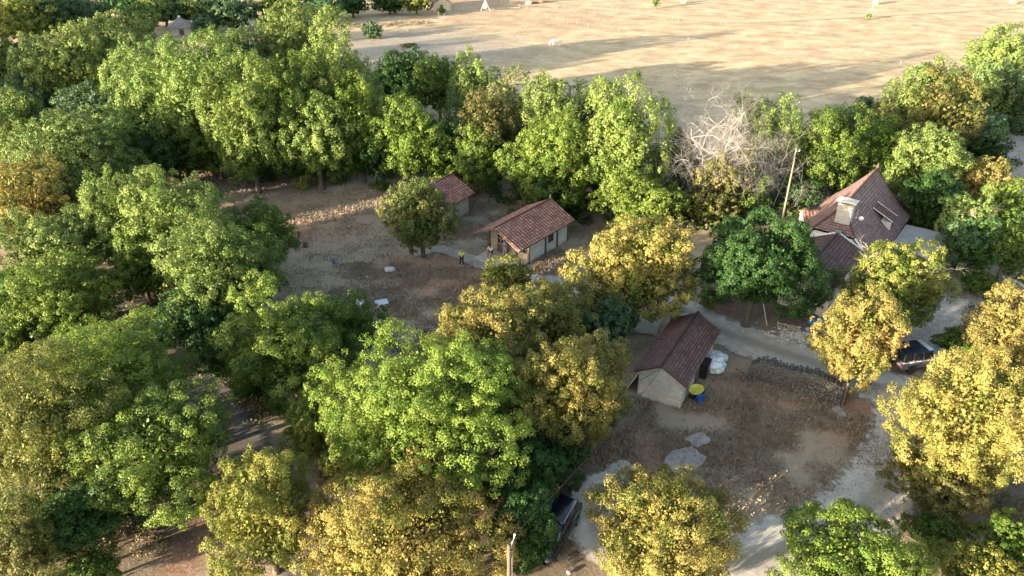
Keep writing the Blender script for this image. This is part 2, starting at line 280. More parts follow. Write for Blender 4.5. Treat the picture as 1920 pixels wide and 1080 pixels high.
# tracks: ribbons with ragged, see-through-to-soil edges
def track_mat(name, c1, c2, ruts):
    m, n, l, b = mat(name); tc = n.new('ShaderNodeTexCoord'); uv = n.new('ShaderNodeUVMap'); uv.uv_map = 'UVMap'
    nz = n.new('ShaderNodeTexNoise'); nz.inputs['Scale'].default_value = 1.6; nz.inputs['Detail'].default_value = 9; nz.inputs['Roughness'].default_value = .7; l.new(tc.outputs['Object'], nz.inputs['Vector'])
    cr = n.new('ShaderNodeValToRGB'); cr.color_ramp.elements[0].position = .3; cr.color_ramp.elements[1].position = .7; cr.color_ramp.elements[0].color = (*c1, 1); cr.color_ramp.elements[1].color = (*c2, 1); l.new(nz.outputs['Fac'], cr.inputs[0])
    sp = n.new('ShaderNodeSeparateXYZ'); l.new(uv.outputs[0], sp.inputs[0])          # x across -1..1
    ab = n.new('ShaderNodeMath'); ab.operation = 'ABSOLUTE'; l.new(sp.outputs[0], ab.inputs[0])
    # centre strip darker with grass (wheel ruts clean)
    rr = n.new('ShaderNodeMapRange'); rr.inputs['From Min'].default_value = .1; rr.inputs['From Max'].default_value = .3; rr.inputs['To Min'].default_value = ruts; rr.inputs['To Max'].default_value = 0; l.new(ab.outputs[0], rr.inputs[0])
    nm = n.new('ShaderNodeMath'); nm.operation = 'MULTIPLY'; l.new(rr.outputs[0], nm.inputs[0]); l.new(nz.outputs['Fac'], nm.inputs[1])
    mx = n.new('ShaderNodeMix'); mx.data_type = 'RGBA'; l.new(nm.outputs[0], mx.inputs['Factor']); l.new(cr.outputs[0], mx.inputs['A']); mx.inputs['B'].default_value = (.13, .1, .06, 1)
    l.new(mx.outputs['Result'], b.inputs['Base Color']); b.inputs['Roughness'].default_value = .95; b.inputs['Specular IOR Level'].default_value = .1
    n2 = n.new('ShaderNodeTexNoise'); n2.inputs['Scale'].default_value = 1.1; n2.inputs['Detail'].default_value = 8; n2.inputs['Roughness'].default_value = .7; l.new(tc.outputs['Object'], n2.inputs['Vector'])
    k = n.new('ShaderNodeMath'); k.operation = 'MULTIPLY_ADD'; k.inputs[1].default_value = 1.1; l.new(n2.outputs['Fac'], k.inputs[0]); l.new(ab.outputs[0], k.inputs[2])
    al = n.new('ShaderNodeMapRange'); al.inputs['From Min'].default_value = 1.25; al.inputs['From Max'].default_value = 1.45; al.inputs['To Min'].default_value = 1; al.inputs['To Max'].default_value = 0; l.new(k.outputs[0], al.inputs[0])
    l.new(al.outputs[0], b.inputs['Alpha']); bp = n.new('ShaderNodeBump'); bp.inputs['Strength'].default_value = .3; bp.inputs['Distance'].default_value = .05; l.new(nz.outputs['Fac'], bp.inputs['Height']); l.new(bp.outputs[0], b.inputs['Normal']); return m
GRAVEL = track_mat('pale_gravel', (.34, .305, .26), (.58, .535, .47), .8); DIRT = track_mat('dark_dirt', (.1, .088, .078), (.17, .15, .135), .9); PATHC = track_mat('pale_path', (.3, .27, .235), (.44, .405, .36), 0)
def ribbon(name, label, pts, m, z=.06, world=False):
    pp = [(Vector((a, b_, 0)) if world else P(a, b_), wd) for a, b_, wd in pts]; dense = []
    for i in range(len(pp) - 1):
        p0, p1, p2, p3 = pp[max(i - 1, 0)][0], pp[i][0], pp[i + 1][0], pp[min(i + 2, len(pp) - 1)][0]
        for k in range(10):
            t = k / 10; v = .5 * ((2 * p1) + (p2 - p0) * t + (2 * p0 - 5 * p1 + 4 * p2 - p3) * t * t + (3 * p1 - p0 - 3 * p2 + p3) * t ** 3)
            dense.append((v, pp[i][1] * (1 - t) + pp[i + 1][1] * t))
    mb = MB(); L = 0; prev = None; rows = []
    for k, (v, wd) in enumerate(dense):
        d = dense[min(k + 1, len(dense) - 1)][0] - dense[max(k - 1, 0)][0]; nrm = Vector((d.y, -d.x, 0)).normalized(); L += (v - prev).length if prev else 0; prev = v
        rows.append([(v + nrm * wd * .62 * s, (s, L)) for s in (-1, -.5, 0, .5, 1)])
    for a, b_ in zip(rows[:-1], rows[1:]):
        for j in range(4): mb.quad(*[tuple(q[0] + Vector((0, 0, z))) for q in (a[j], a[j + 1], b_[j + 1], b_[j])], uv=[a[j][1], a[j + 1][1], b_[j + 1][1], b_[j][1]])
    return tag(mb.build(name, m), label, kind='structure')
ribbon('road', 'pale gravel track curving round the yard', [(1215, 555, 3), (1285, 582, 3.4), (1345, 618, 4.2), (1420, 646, 4.6), (1500, 672, 4.4), (1580, 700, 4.2), (1650, 728, 4.4), (1695, 765, 4.2), (1692, 840, 4.2), (1640, 930, 4.4), (1570, 990, 4.4), (1470, 1035, 4.8), (1330, 1060, 4.6), (1210, 1040, 4.4), (1130, 1000, 3.6), (1112, 960, 3.2), (1130, 920, 2.6), (1190, 870, 1.4)], GRAVEL)
ribbon('road', 'pale gravel track running on past the yard', [(1640, 725, 3.6), (1760, 745, 4), (1900, 790, 4), (2050, 850, 4)], GRAVEL, .064)
ribbon('road', 'dark dirt track between the trees at left', [(150, 440, 3.4), (205, 510, 3.6), (262, 590, 3.6), (330, 675, 3.6), (385, 745, 3.4), (430, 815, 3.4), (490, 900, 3.4), (560, 1010, 3.4), (640, 1160, 3.4)], DIRT)
ribbon('footpath', 'pale footpath leading past the timber cabin', [(775, 478, 1.0), (822, 468, 1.5), (860, 478, 1.7), (905, 496, 1.8), (960, 512, 1.7), (1020, 526, 1.6), (1075, 533, 2.4), (1120, 565, 3), (1180, 600, 3), (1240, 615, 3)], PATHC, .068)
ribbon('road', 'faint track across the golden field', [(1900, 14, 5), (1600, 30, 5), (1400, 40, 5), (1300, 36, 5), (1180, 22, 5), (1080, 12, 5)], track_mat('worn_straw', (.42, .3, .19), (.52, .4, .26), 0), .05)

# ------------------------------------------------------------------ trees
def crown_mesh(seed, R, Rz, s, n, ragged=.12, dens=1.0, taper=.0):
    r = np.random.RandomState(seed); k = Rz / R
    crm = min(max(.095 * R, .18), .37) * max(1, s / .15) ** .6
    NL = int(10 + min(R, 6) * 1.6); i = np.arange(NL) + .5
    zz = 1 - (1.85 if taper else 1.5) * i / NL; ph = i * 2.39996 + r.rand() * 6.3; rr = np.sqrt(np.clip(1 - zz * zz, 0, 1))
    d = np.stack([rr * np.cos(ph), rr * np.sin(ph), zz], -1) + r.randn(NL, 3) * .12
    lc = d * r.uniform(.5, .76, (NL, 1)) * R; lr = R * r.uniform(.27, .44, NL)
    CP, CD, CR = [], [], []
    for a in range(NL):
        m = int(1.9 * (lr[a] / crm) ** 2 * dens) + 3
        v = r.randn(m, 3); v /= np.linalg.norm(v, axis=1)[:, None]; v = v + d[a] * .55; v /= np.linalg.norm(v, axis=1)[:, None]
        c = lc[a] + v * lr[a] * r.uniform(.7, 1.08 + ragged, (m, 1)); q = np.linalg.norm(c, axis=1) / R
        ok = (q > .5); c, v = c[ok], v[ok]
        CP.append(c); CD.append(v); CR.append(crm * r.uniform(.6, 1.35, len(c)))
    CP, CD, CR = np.concatenate(CP), np.concatenate(CD), np.concatenate(CR)
    wgt = CR ** 2; cnt = r.multinomial(int(n * .86), wgt / wgt.sum()); idx = np.repeat(np.arange(len(CP)), cnt)
    v = r.randn(len(idx), 3); v /= np.linalg.norm(v, axis=1)[:, None]; v = v + CD[idx] * .45 + np.array([0, 0, .2]); v /= np.linalg.norm(v, axis=1)[:, None]
    rad = CR[idx] * r.uniform(.35, 1.15, len(idx)) ** .7
    p = CP[idx] + v * rad[:, None]; nr = v * .9 + CD[idx] * .35 + r.randn(len(idx), 3) * .42 + np.array([0, 0, .2]); cr = r.rand(len(CP))[idx]
    # sparse inner leaves so the crown is not hollow
    m = n - len(idx); v = r.randn(m, 3); v /= np.linalg.norm(v, axis=1)[:, None]; p2 = v * R * r.uniform(.3, .74, (m, 1)); nb = m; p = np.concatenate([p, p2]); nr = np.concatenate([nr, r.randn(m, 3)]); cr = np.concatenate([cr, r.rand(m)])
    tp = 1 - taper * np.clip(-p[:, 2] / R - .1, 0, 1); p[:, 0] *= tp; p[:, 1] *= tp
    p[:, 2] *= k; N = len(p); nr /= np.linalg.norm(nr, axis=1)[:, None] + 1e-9
    t = np.cross(nr, r.randn(N, 3)); t /= np.linalg.norm(t, axis=1)[:, None] + 1e-9; b = np.cross(nr, t); sz = (s * r.uniform(.6, 1.35, N))[:, None]; sz[N - nb:] *= 2.1
    V = np.stack([p - t * sz * .5, p + b * sz * .36 - nr * sz * .1, p + t * sz * .5, p - b * sz * .36 - nr * sz * .1], 1)
    me = bpy.data.meshes.new('crown'); me.vertices.add(4 * N); me.vertices.foreach_set('co', V.ravel()); me.loops.add(4 * N); me.loops.foreach_set('vertex_index', np.arange(4 * N, dtype=np.int32))
    me.polygons.add(N); me.polygons.foreach_set('loop_start', np.arange(N, dtype=np.int32) * 4); me.update()
    for nm, arr in (('rnd', .55 * cr + .45 * r.rand(N)), ('rnd2', .35 * cr + .65 * r.rand(N))):
        at = me.attributes.new(nm, 'FLOAT', 'FACE'); at.data.foreach_set('value', arr.astype(np.float32))
    return me, lc * np.array([1, 1, k])
def branchy(mb, rng, p, d, L, r, depth, spread=.55, droop=0.0, n=5):
    steps = 4; pts = [p]; rad = [r]; q = Vector(p); dd = Vector(d)
    for k in range(steps):
        dd = (dd + Vector([rng.gauss(0, .3) for _ in range(3)]) - Vector((0, 0, droop))).normalized(); q = q + dd * L / steps; pts.append(q.copy()); rad.append(r * (1 - .5 * (k + 1) / steps))
    mb.tube(pts, rad, n, cap=False)
    if depth > 0:
        for k in range(rng.choice((3, 4, 4, 5))):
            b = rng.randint(1, steps); a = Vector([rng.gauss(0, 1) for _ in range(3)]).normalized()
            branchy(mb, rng, pts[b], (dd + a * spread * 1.5).normalized(), L * rng.uniform(.5, .8), rad[b] * .62, depth - 1, spread, droop, max(3, n - 1))
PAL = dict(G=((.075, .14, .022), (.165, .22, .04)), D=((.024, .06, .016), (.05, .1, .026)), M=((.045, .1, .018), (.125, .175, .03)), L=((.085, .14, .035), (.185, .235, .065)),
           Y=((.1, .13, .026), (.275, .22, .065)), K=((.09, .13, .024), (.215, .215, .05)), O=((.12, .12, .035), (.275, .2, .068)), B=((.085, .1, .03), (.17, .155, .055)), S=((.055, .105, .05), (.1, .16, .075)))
TREES = []
def tree(label, cx, cy, wd, ht, pal, lift=.9, name='oak_tree', cat='tree', group=None, zc=None, seed=None, twigs=0, dens=1.0, leaf=1.0, ragged=.14, skirt=True, taper=.22):
    seed = seed if seed is not None else len(TREES) * 7 + 11; rng = random.Random(seed)
    c = P(cx, cy, 4.0); Rz = R = 3
    for _ in range(12):      # crown size and height from the pixels it covers at that distance
        dp = depth_of(c.x, c.y, c.z); R = wd / 2 * dp / F; dl = math.atan2(CAMH - c.z, c.y)
        hv = ht / 2 * dp / F; Rz = math.sqrt(max((hv ** 2 - (R * math.sin(dl)) ** 2), (0.62 * R * math.cos(dl)) ** 2)) / math.cos(dl); Rz = min(Rz, 1.35 * R)
        c = P(cx, cy, lift + Rz)
    R *= 1.06
    if skirt:            # foliage hangs down nearly to the ground
        top_ = c.z + Rz; bot = min(.35, lift); Rz = (top_ - bot) / 2; c.z = bot + Rz
    base = Vector((c.x, c.y, 0)); o = empty(name, base); tag(o, label, cat, group); TREES.append(o)
    dp = depth_of(c.x, c.y, c.z); s = max(.095, .0024 * dp) * leaf
    n = int(33 * R * (R + Rz) / 2 / s ** 2 * dens * 1.15); n = min(n, 150000)
    # hidden or off-frame parts need no less: the crown is whole
    me, lobes = crown_mesh(seed, R * .93, Rz * .93, s, n, ragged, dens, taper if skirt else 0); me.materials.append(LEAF if pal[0] not in 'S' else LEAFD)
    cr = bpy.data.objects.new('crown' if cat == 'tree' else 'foliage', me); C.objects.link(cr); cr.parent = o; cr.location = (0, 0, c.z)
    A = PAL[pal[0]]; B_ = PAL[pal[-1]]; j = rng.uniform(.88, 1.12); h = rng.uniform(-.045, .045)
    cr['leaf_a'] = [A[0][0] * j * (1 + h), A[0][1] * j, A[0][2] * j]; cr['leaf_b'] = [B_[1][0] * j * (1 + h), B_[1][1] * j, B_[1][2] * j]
    mb = MB(); tr = max(.07, R * .055); lean = Vector((rng.uniform(-.25, .25), rng.uniform(-.25, .25), 0)) * min(1, R / 3); top = c.z * .95
    pts = [Vector((0, 0, -.2)) - lean * .2, Vector((0, 0, .25)), lean * .5 + Vector((0, 0, top * .35)), lean + Vector((rng.uniform(-.2, .2), 0, top * .7)), lean + Vector((0, 0, top))]
    mb.tube(pts, [tr * 1.6, tr * 1.15, tr, tr * .75, tr * .35], 8)
    for L in lobes[::2]:
        e = Vector(L) * .9 + Vector((0, 0, c.z)); st = pts[2].lerp(pts[3], rng.random()); m1 = st.lerp(e, .5) + Vector((rng.uniform(-.2, .2), rng.uniform(-.2, .2), -.1 * R)); mb.tube([st, m1, e], [tr * .5, tr * .32, tr * .1], 5, cap=False)
    mb.build('trunk' if cat == 'tree' else 'stem', BARK, o, smooth=True)
    if twigs:
        for k in range(twigs):
            tb = MB(); a = rng.uniform(0, 6.28); e = Vector((math.cos(a) * R * .45, math.sin(a) * R * .45, c.z + Rz * .3)); branchy(tb, rng, e, Vector((math.cos(a) * .8, math.sin(a) * .8, 1)).normalized(), R * .34, .03, 3)
            tb.build('dead_branch', TWIG, o)
    return o
T = tree
# --- round the yard and the foreground
T('golden oak at the bottom edge, hiding the bend of the gravel track', 1250, 1005, 325, 275, 'Y', seed=901)
T('bright green oak overhanging the gravel track at the bottom edge', 1602, 1062, 285, 245, 'G')
T('golden leaved oak cut by the bottom edge near the right corner', 1838, 1075, 175, 150, 'YK')
T('dark green oak in the bottom right corner', 1902, 1020, 130, 130, 'M')
T('low green bush between the bright green oak and the dark corner', 1762, 995, 120, 80, 'M', lift=.1, name='bush', cat='bush')
T('largest golden oak, over the gravel track just below the silver off-roader', 1818, 762, 245, 250, 'Y', lift=3.0)
T('olive tree crown low beneath the largest golden oak beside the track', 1765, 890, 185, 140, 'B')
T('orange tinged oak at the right edge above the largest golden oak', 1895, 610, 150, 175, 'OY', lift=1.4)
T('yellow green oak at the right edge behind the largest golden oak', 1900, 725, 120, 110, 'KY')
T('round golden oak between the firewood stack and the silver off-roader', 1615, 622, 172, 196, 'YO', lift=1.6)
T('green oak with dry straw coloured twigs, in front of the stone house', 1678, 520, 205, 175, 'MK', twigs=7, lift=1.5)
T('dark green oak leaning over the pallet, beside the stone house', 1418, 498, 228, 205, 'D', lift=1.5, dens=1.5, skirt=False)
T('yellow green oak between the timber cabin and the stone barn', 1197, 492, 232, 215, 'KY', lift=1.6)
T('dark blue green tree tucked behind the barn end of the big oak clump', 1143, 597, 115, 110, 'S')
T('small yellow shrub just in front of the cabin terrace', 952, 519, 100, 55, 'YK', lift=.2, name='shrub', cat='shrub')
T('biggest bright green oak, mid clump in front of the clearing', 800, 770, 405, 345, 'G', lift=1.2, ragged=.2)
T('golden topped oak crowning the clump below the cabin shrub', 925, 622, 250, 205, 'Y', lift=3.0)
T('golden oak crown between the biggest green oak and the barn', 1062, 728, 205, 225, 'Y', lift=1.8)
T('olive yellow oak in the heart of the clump above the biggest green oak', 990, 700, 180, 170, 'KY', lift=2.2)
T('olive oak nearest the barn gable on the clump side', 1120, 720, 160, 220, 'BY')
T('olive yellow oak behind the golden clump near the footpath', 1030, 585, 185, 120, 'BK', lift=1.5)
T('ochre brown oak filling the bottom edge beside the wooden pole', 752, 998, 395, 270, 'KY', lift=.8)
T('green and gold oak at the bottom edge next to the dirt track', 492, 955, 215, 270, 'K', lift=.8)
T('small lime green tree above the green and gold oak', 582, 800, 125, 130, 'GK')
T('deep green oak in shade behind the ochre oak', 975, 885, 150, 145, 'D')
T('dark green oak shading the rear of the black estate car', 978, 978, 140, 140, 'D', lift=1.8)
T('dense round green oak beside the dirt track and the clearing', 545, 652, 261, 236, 'MG', lift=.7)
T('dark green shrubby tree near the white table, touching the dense round oak', 655, 615, 127, 126, 'M')
T('bright green oak with spreading clumps on the near side of the dirt track', 215, 690, 270, 225, 'G', lift=2.0, ragged=.2)
T('dark green oak below the bright spreading oak, over the dirt track', 285, 830, 290, 258, 'DG', lift=1.6, ragged=.2)
T('olive and cream oak cut by the left edge, lower half of the picture', 75, 800, 261, 275, 'BK', lift=1.4, ragged=.2)
T('shaded dark oak below the olive and cream oak', 145, 960, 197, 154, 'D')
T('yellowish oak in the bottom left corner', 30, 1015, 150, 176, 'KB')
T('dark green bush at the bottom edge near the left corner', 170, 1065, 110, 70, 'M', lift=.2, name='bush', cat='bush')
T('dark bush on the left edge under the yellow oaks', 20, 640, 130, 120, 'DM', lift=.4, name='bush', cat='bush')
T('olive green oak filling the left side under the yellow tinted oak', 62, 690, 170, 130, 'MB', lift=1.2)
T('green oak crown against the bright spreading oak near the left side', 25, 560, 110, 120, 'MD', lift=1.0)
T('small dark tree between the deep green oak and the grassy bank', 230, 930, 110, 100, 'D')
# --- left group
T('golden orange oak at the left edge, halfway up', 45, 372, 203, 181, 'Y', lift=1.6)
T('rounded pale green oak above the golden orange oak', 130, 285, 272, 104, 'L', lift=2.2)
T('dull green oak end-on to the rounded pale one', 215, 318, 127, 99, 'SM')
T('green oak at the left edge above the golden orange oak', 22, 232, 133, 137, 'ML', lift=1.4)
T('pale green oak at the clearing edge, tallest of its group', 230, 395, 139, 165, 'GL', lift=3.0)
T('light green oak reaching over the clearing corner', 330, 405, 203, 187, 'GL', lift=2.6, ragged=.2)
T('green oak behind the golden orange oak, in the left group', 145, 395, 139, 121, 'MK')
T('pale feathery oak in the middle of the left group', 105, 450, 231, 132, 'L', lift=2.2)
T('yellow tinted oak below the pale feathery oak', 108, 545, 226, 143, 'KM', lift=1.8)
T('yellow green small tree beside the gap of the dirt track', 262, 495, 104, 137, 'KM')
T('green oak with pale upper clumps facing the clearing', 405, 495, 220, 209, 'ML', lift=1.6)
T('smooth rounded green tree on the clearing edge', 487, 440, 145, 140, 'M', leaf=.8)
T('dark green tree below the smooth rounded tree', 460, 515, 139, 121, 'DM')
T('small pale green tree over the dirt track', 385, 535, 92, 82, 'L', lift=3)
T('deep shaded tree at the foot of the left group by the dirt track', 375, 600, 174, 132, 'D', lift=.6)
T('dark tree over the dirt track between two green oaks', 420, 665, 104, 99, 'D', lift=.4)
T('low dark bush on the far bank of the dirt track', 475, 720, 70, 70, 'D', lift=.2, name='bush', cat='bush')
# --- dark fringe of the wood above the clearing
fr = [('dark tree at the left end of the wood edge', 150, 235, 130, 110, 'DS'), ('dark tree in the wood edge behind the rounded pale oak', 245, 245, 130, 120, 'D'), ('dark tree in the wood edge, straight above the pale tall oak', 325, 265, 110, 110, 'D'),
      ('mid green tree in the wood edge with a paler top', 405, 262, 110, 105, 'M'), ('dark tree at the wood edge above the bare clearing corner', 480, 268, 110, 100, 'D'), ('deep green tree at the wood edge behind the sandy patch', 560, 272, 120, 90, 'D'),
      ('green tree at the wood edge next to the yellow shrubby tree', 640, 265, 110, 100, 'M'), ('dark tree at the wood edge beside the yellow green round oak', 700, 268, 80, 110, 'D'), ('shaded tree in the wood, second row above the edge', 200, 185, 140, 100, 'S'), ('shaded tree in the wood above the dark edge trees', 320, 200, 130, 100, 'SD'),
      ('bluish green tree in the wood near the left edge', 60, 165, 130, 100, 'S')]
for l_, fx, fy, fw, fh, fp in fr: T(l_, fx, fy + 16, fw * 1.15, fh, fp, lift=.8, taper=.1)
# --- sunlit wood, left
wd_ = [('large light green oak in the wood, its crown pointing at the hut roof', 365, 150, 190, 170, 'GL', 4), ('light green oak dipping towards the clearing', 455, 190, 150, 150, 'GL', 4), ('lime green oak in the middle of the wood', 520, 170, 140, 150, 'G', 4), ('tall light green oak at the right shoulder of the wood', 625, 130, 140, 150, 'GL', 5),
       ('light green oak hanging over the dark wood edge', 585, 215, 140, 110, 'GL', 3.5), ('pale green oak at the right shoulder, lower part', 670, 195, 100, 120, 'G', 3.5), ('olive green rounded oak high in the wood next to the field', 545, 60, 145, 75, 'L', 3), ('pale green oak between the hut roof and the shoulder', 435, 88, 115, 75, 'L', 3), ('green oak below the hut roof', 292, 98, 110, 70, 'ML', 2.5),
       ('yellow tinged oak near the top of the wood', 130, 90, 130, 75, 'KL', 3), ('pale oak beside the yellow tinged oak', 200, 60, 140, 75, 'L', 3), ('grey green oak near the left edge of the wood', 75, 95, 110, 80, 'SL', 3), ('bright oak right in front of the hut roof', 255, 40, 70, 50, 'GL', 1), ('light oak in the wood left of the large light green oak', 250, 130, 120, 90, 'L', 3),
       ('dark oak at the left edge, upper wood', 15, 110, 100, 90, 'DM', 2), ('green oak in the top left corner', 35, 30, 120, 75, 'MK', 2), ('dark oak behind the corner oak', 110, 22, 110, 60, 'DS', 2), ('blue green tree at the top edge near the corner', 165, 25, 80, 50, 'S', 1), ('dark small tree against the bare strip at the top edge', 210, 8, 50, 32, 'D', 1),
       ('dark spruce-like tree against the bare strip at the top edge', 255, 8, 55, 30, 'D', 1), ('yellow green tree at the top edge above the hut', 305, 10, 75, 50, 'KL', 1.5), ('pale topped tree at the top edge beyond the hut', 378, 3, 80, 30, 'L', 2), ('dark bush row behind the hut, nearest part', 330, 18, 80, 26, 'DS', .2), ('dark round tree beyond the hut', 428, 22, 90, 45, 'DS', .3), ('blue green bush beside the hut', 385, 45, 50, 34, 'S', .3),
       ('olive tree at the top edge above the rounded oak', 520, 10, 80, 36, 'KM', 1), ('green tree at the top edge beside the field', 600, 12, 70, 40, 'MS', 1), ('small dark tree at the top edge by the field corner', 660, 6, 60, 30, 'D', .5), ('bright low tree at the top edge next to the brick shed', 780, 6, 50, 26, 'MK', .3), ('dark bushy tree at the top edge, left of the brick shed', 730, 2, 60, 24, 'D', .3),
       ('dark green oak poking up at the far edge of the wood', 480, 118, 70, 60, 'M', 2)]
for l_, a, b_, c_, d_, p_, lf in wd_: T(l_, a, b_, c_ * 1.14, d_ * 1.1, p_, lift=lf + (2 if lf > 2 else 0) + (2.5 if a < 330 and b_ > 50 else 0), taper=.08)
# --- wood, middle and right
wm = [('dark green domed oak where the field meets the wood', 760, 140, 130, 95, 'D', 2), ('second dark green oak, its top against the field', 822, 150, 90, 100, 'DM', 2), ('pale pointed oak standing highest against the field', 888, 150, 95, 115, 'L', 4), ('olive oak with bare twigs next to the pale pointed oak', 950, 185, 110, 100, 'LB', 4),
      ('pale green oak against the field, above the cabin', 1035, 195, 115, 110, 'L', 4), ('light olive oak against the field', 1115, 190, 110, 95, 'L', 4.5), ('large light green oak behind the cabin', 1165, 235, 150, 170, 'GL', 3.5), ('lime green oak behind the cabin roof', 1040, 262, 150, 120, 'G', 3), ('dark green oak just behind the cabin ridge', 1028, 335, 130, 110, 'DM', 1),
      ('yellow green round oak above the small tree by the hidden cabin', 770, 262, 125, 145, 'KM', 1), ('brownish thin crowned oak in the wood', 905, 215, 100, 90, 'B', 4), ('shaded green oak behind the two cabins', 900, 290, 110, 110, 'DM', 1), ('dark tree in the gap between the cabins', 850, 275, 80, 100, 'D', 1), ('yellowish bush behind the hidden cabin', 830, 315, 60, 60, 'KM', .3),
      ('deep green oak in the shade behind the large light oak', 1120, 310, 110, 100, 'D', 1), ('yellow green oak in front of the bare white tree', 1200, 372, 140, 90, 'KG', 1.2), ('dark oak under the bare white tree', 1260, 310, 80, 110, 'D', 1), ('yellowish bush below the bare white tree', 1330, 385, 90, 80, 'KB', .4), ('olive green bush between the bare tree and the utility pole', 1400, 360, 90, 90, 'KM', .4), ('rusty brown leaved oak mixed into the bare white tree', 1360, 315, 100, 80, 'B', 2.5),
      ('grey green oak beside the bare white tree against the field', 1425, 215, 110, 100, 'SL', 4), ('soft olive oak in front of the grey green one', 1450, 245, 100, 110, 'L', 3), ('dark green oak right behind the utility pole', 1545, 275, 130, 175, 'DM', 1), ('dark understorey tree between the pole and the house', 1500, 360, 90, 70, 'D', .5), ('green clumpy oak above the house ridge', 1645, 275, 90, 120, 'GM', 2),
      ('soft grey olive oak behind the house roof', 1735, 300, 140, 130, 'L', 1.5), ('bluish green oak at the dip of the field edge', 1625, 215, 90, 70, 'S', 2), ('pale green oak above the dip of the field edge', 1700, 215, 90, 80, 'L', 3), ('golden brown oak along the field edge', 1750, 185, 160, 90, 'YB', 4), ('pale olive oak beyond the golden brown oak', 1745, 145, 110, 60, 'L', 4), ('olive oak in the hedge running to the right edge', 1830, 155, 110, 80, 'SL', 3),
      ('dark green oak on the lot side of the hedge', 1815, 235, 110, 100, 'DS', 1), ('deep green oak at the right edge of the hedge', 1890, 185, 110, 110, 'DS', 1), ('big sunlit olive oak at the upper right corner', 1885, 95, 110, 100, 'L', 2.5), ('small shaded tree at the foot of the hedge', 1850, 285, 60, 50, 'D', .3),
      ('orange tinted oak beyond the house, by the bare lot', 1835, 335, 115, 75, 'YO', 2), ('yellow green oak at the right edge beyond the house', 1885, 378, 95, 85, 'KG', 2), ('dark green oak behind the house gable', 1755, 375, 110, 100, 'D', .8), ('green oak in the thicket right of the grey roof', 1830, 445, 120, 110, 'MS', .8), ('dark green oak at the right edge of the thicket', 1895, 455, 90, 110, 'DM', .8), ('pale twiggy oak in the thicket behind the grey roof', 1825, 385, 90, 70, 'L', 3)]
for l_, a, b_, c_, d_, p_, lf in wm: T(l_, a, b_, c_ * 1.14, d_ * 1.1, p_, lift=lf + (1.5 if lf > 2 else 0), twigs=5 if 'twig' in l_ else 0, dens=.75 if 'twig' in l_ or 'thin' in l_ else 1)
T('dark round tree standing alone between the clearing and the hidden cabin', 788, 396, 140, 160, 'MB', lift=.7, dens=1.1)
T('lone dark bush standing out in the dry field', 698, 58, 38, 36, 'DS', lift=-.5, name='bush', cat='bush')
T('low green bush by the rubble and the bare lot', 1836, 530, 75, 34, 'M', lift=.05, name='bush', cat='bush')
T('green bush on the far side of the silver off-roader', 1800, 645, 95, 50, 'M', lift=.05, name='bush', cat='bush')
T('sunlit yellow bush at the edge of the gravel track', 1332, 562, 44, 36, 'YK', lift=.05, name='bush', cat='bush')
T('bright green bush against the wall of the small outbuilding', 1512, 408, 34, 42, 'GM', lift=.3, name='bush', cat='bush')
T('tiny green bush at the corner of the brick shed', 828, 20, 16, 12, 'GM', lift=.05, name='bush', cat='bush')
T('tiny tree alone far out in the golden field', 1231, 4, 12, 16, 'M', lift=.4)
T('small green bush beside the thin far pole', 1629, 31, 9, 9, 'KM', lift=.05, name='bush', cat='bush')
T('flat patch of green bramble on the sandy corner of the clearing', 715, 338, 45, 26, 'GM', lift=.02, name='bramble', cat='bush').scale = (1, 1, .35)
T('flat dark weed clump in the dry field near the lone bush', 766, 77, 32, 9, 'B', lift=.02, name='weed_clump', cat='bush').scale = (1, 1, .3)
# shadow side of the big clump
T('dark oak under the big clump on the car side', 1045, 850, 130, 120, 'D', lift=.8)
T('yellow green oak at the lower left end of the biggest oak', 655, 850, 110, 120, 'GK', lift=.8)

for k, (x_, y_) in enumerate([(-95, 100), (-108, 112), (-120, 98), (-118, 128), (-134, 116), (-142, 138), (-100, 86), (-152, 126)]):   # the wood goes on beyond the left edge and shades the field
    if k == 0: off = T('tall oak of the wood continuing past the left edge of the view', 30, 150, 210, 190, 'M', lift=6, group='oaks beyond the left edge'); off.location = (x_, y_, 0)
    else: c_ = copy_tree(off); c_.location = (x_, y_, 0); c_.rotation_euler = (0, 0, k * 1.3)

def dead_tree(label, cx, base_y, h, seed, spread=.8, n=7, z0=.32):
    rng = random.Random(seed); b = P(cx, base_y); o = empty('dead_tree', b); tag(o, label, 'dead tree')
    tb = MB(); tb.tube([(0, 0, -.2), (.1, 0, h * .2), (0, .1, h * .45)], [.26, .2, .15], 8); tb.build('trunk', DEADBARK, o, smooth=True)
    for k in range(n):
        mb = MB(); a = k * 2.4 + rng.uniform(-.3, .3); z = h * rng.uniform(z0, .45); d = Vector((math.cos(a) * spread, math.sin(a) * spread, rng.uniform(.5, 1.1))).normalized()
        branchy(mb, rng, Vector((0, .05, z)), d, h * rng.uniform(.38, .6), .08, 5, .85); mb.build('limb', DEADBARK, o)
    return o
dead_tree('bare bleached tree with a web of white branches behind the yard', 1305, 400, 12.6, 4, spread=.9, n=17)
dead_tree('smaller bare tree leaning over beside the utility pole', 1425, 395, 8, 9, spread=1.1, n=12, z0=.25)

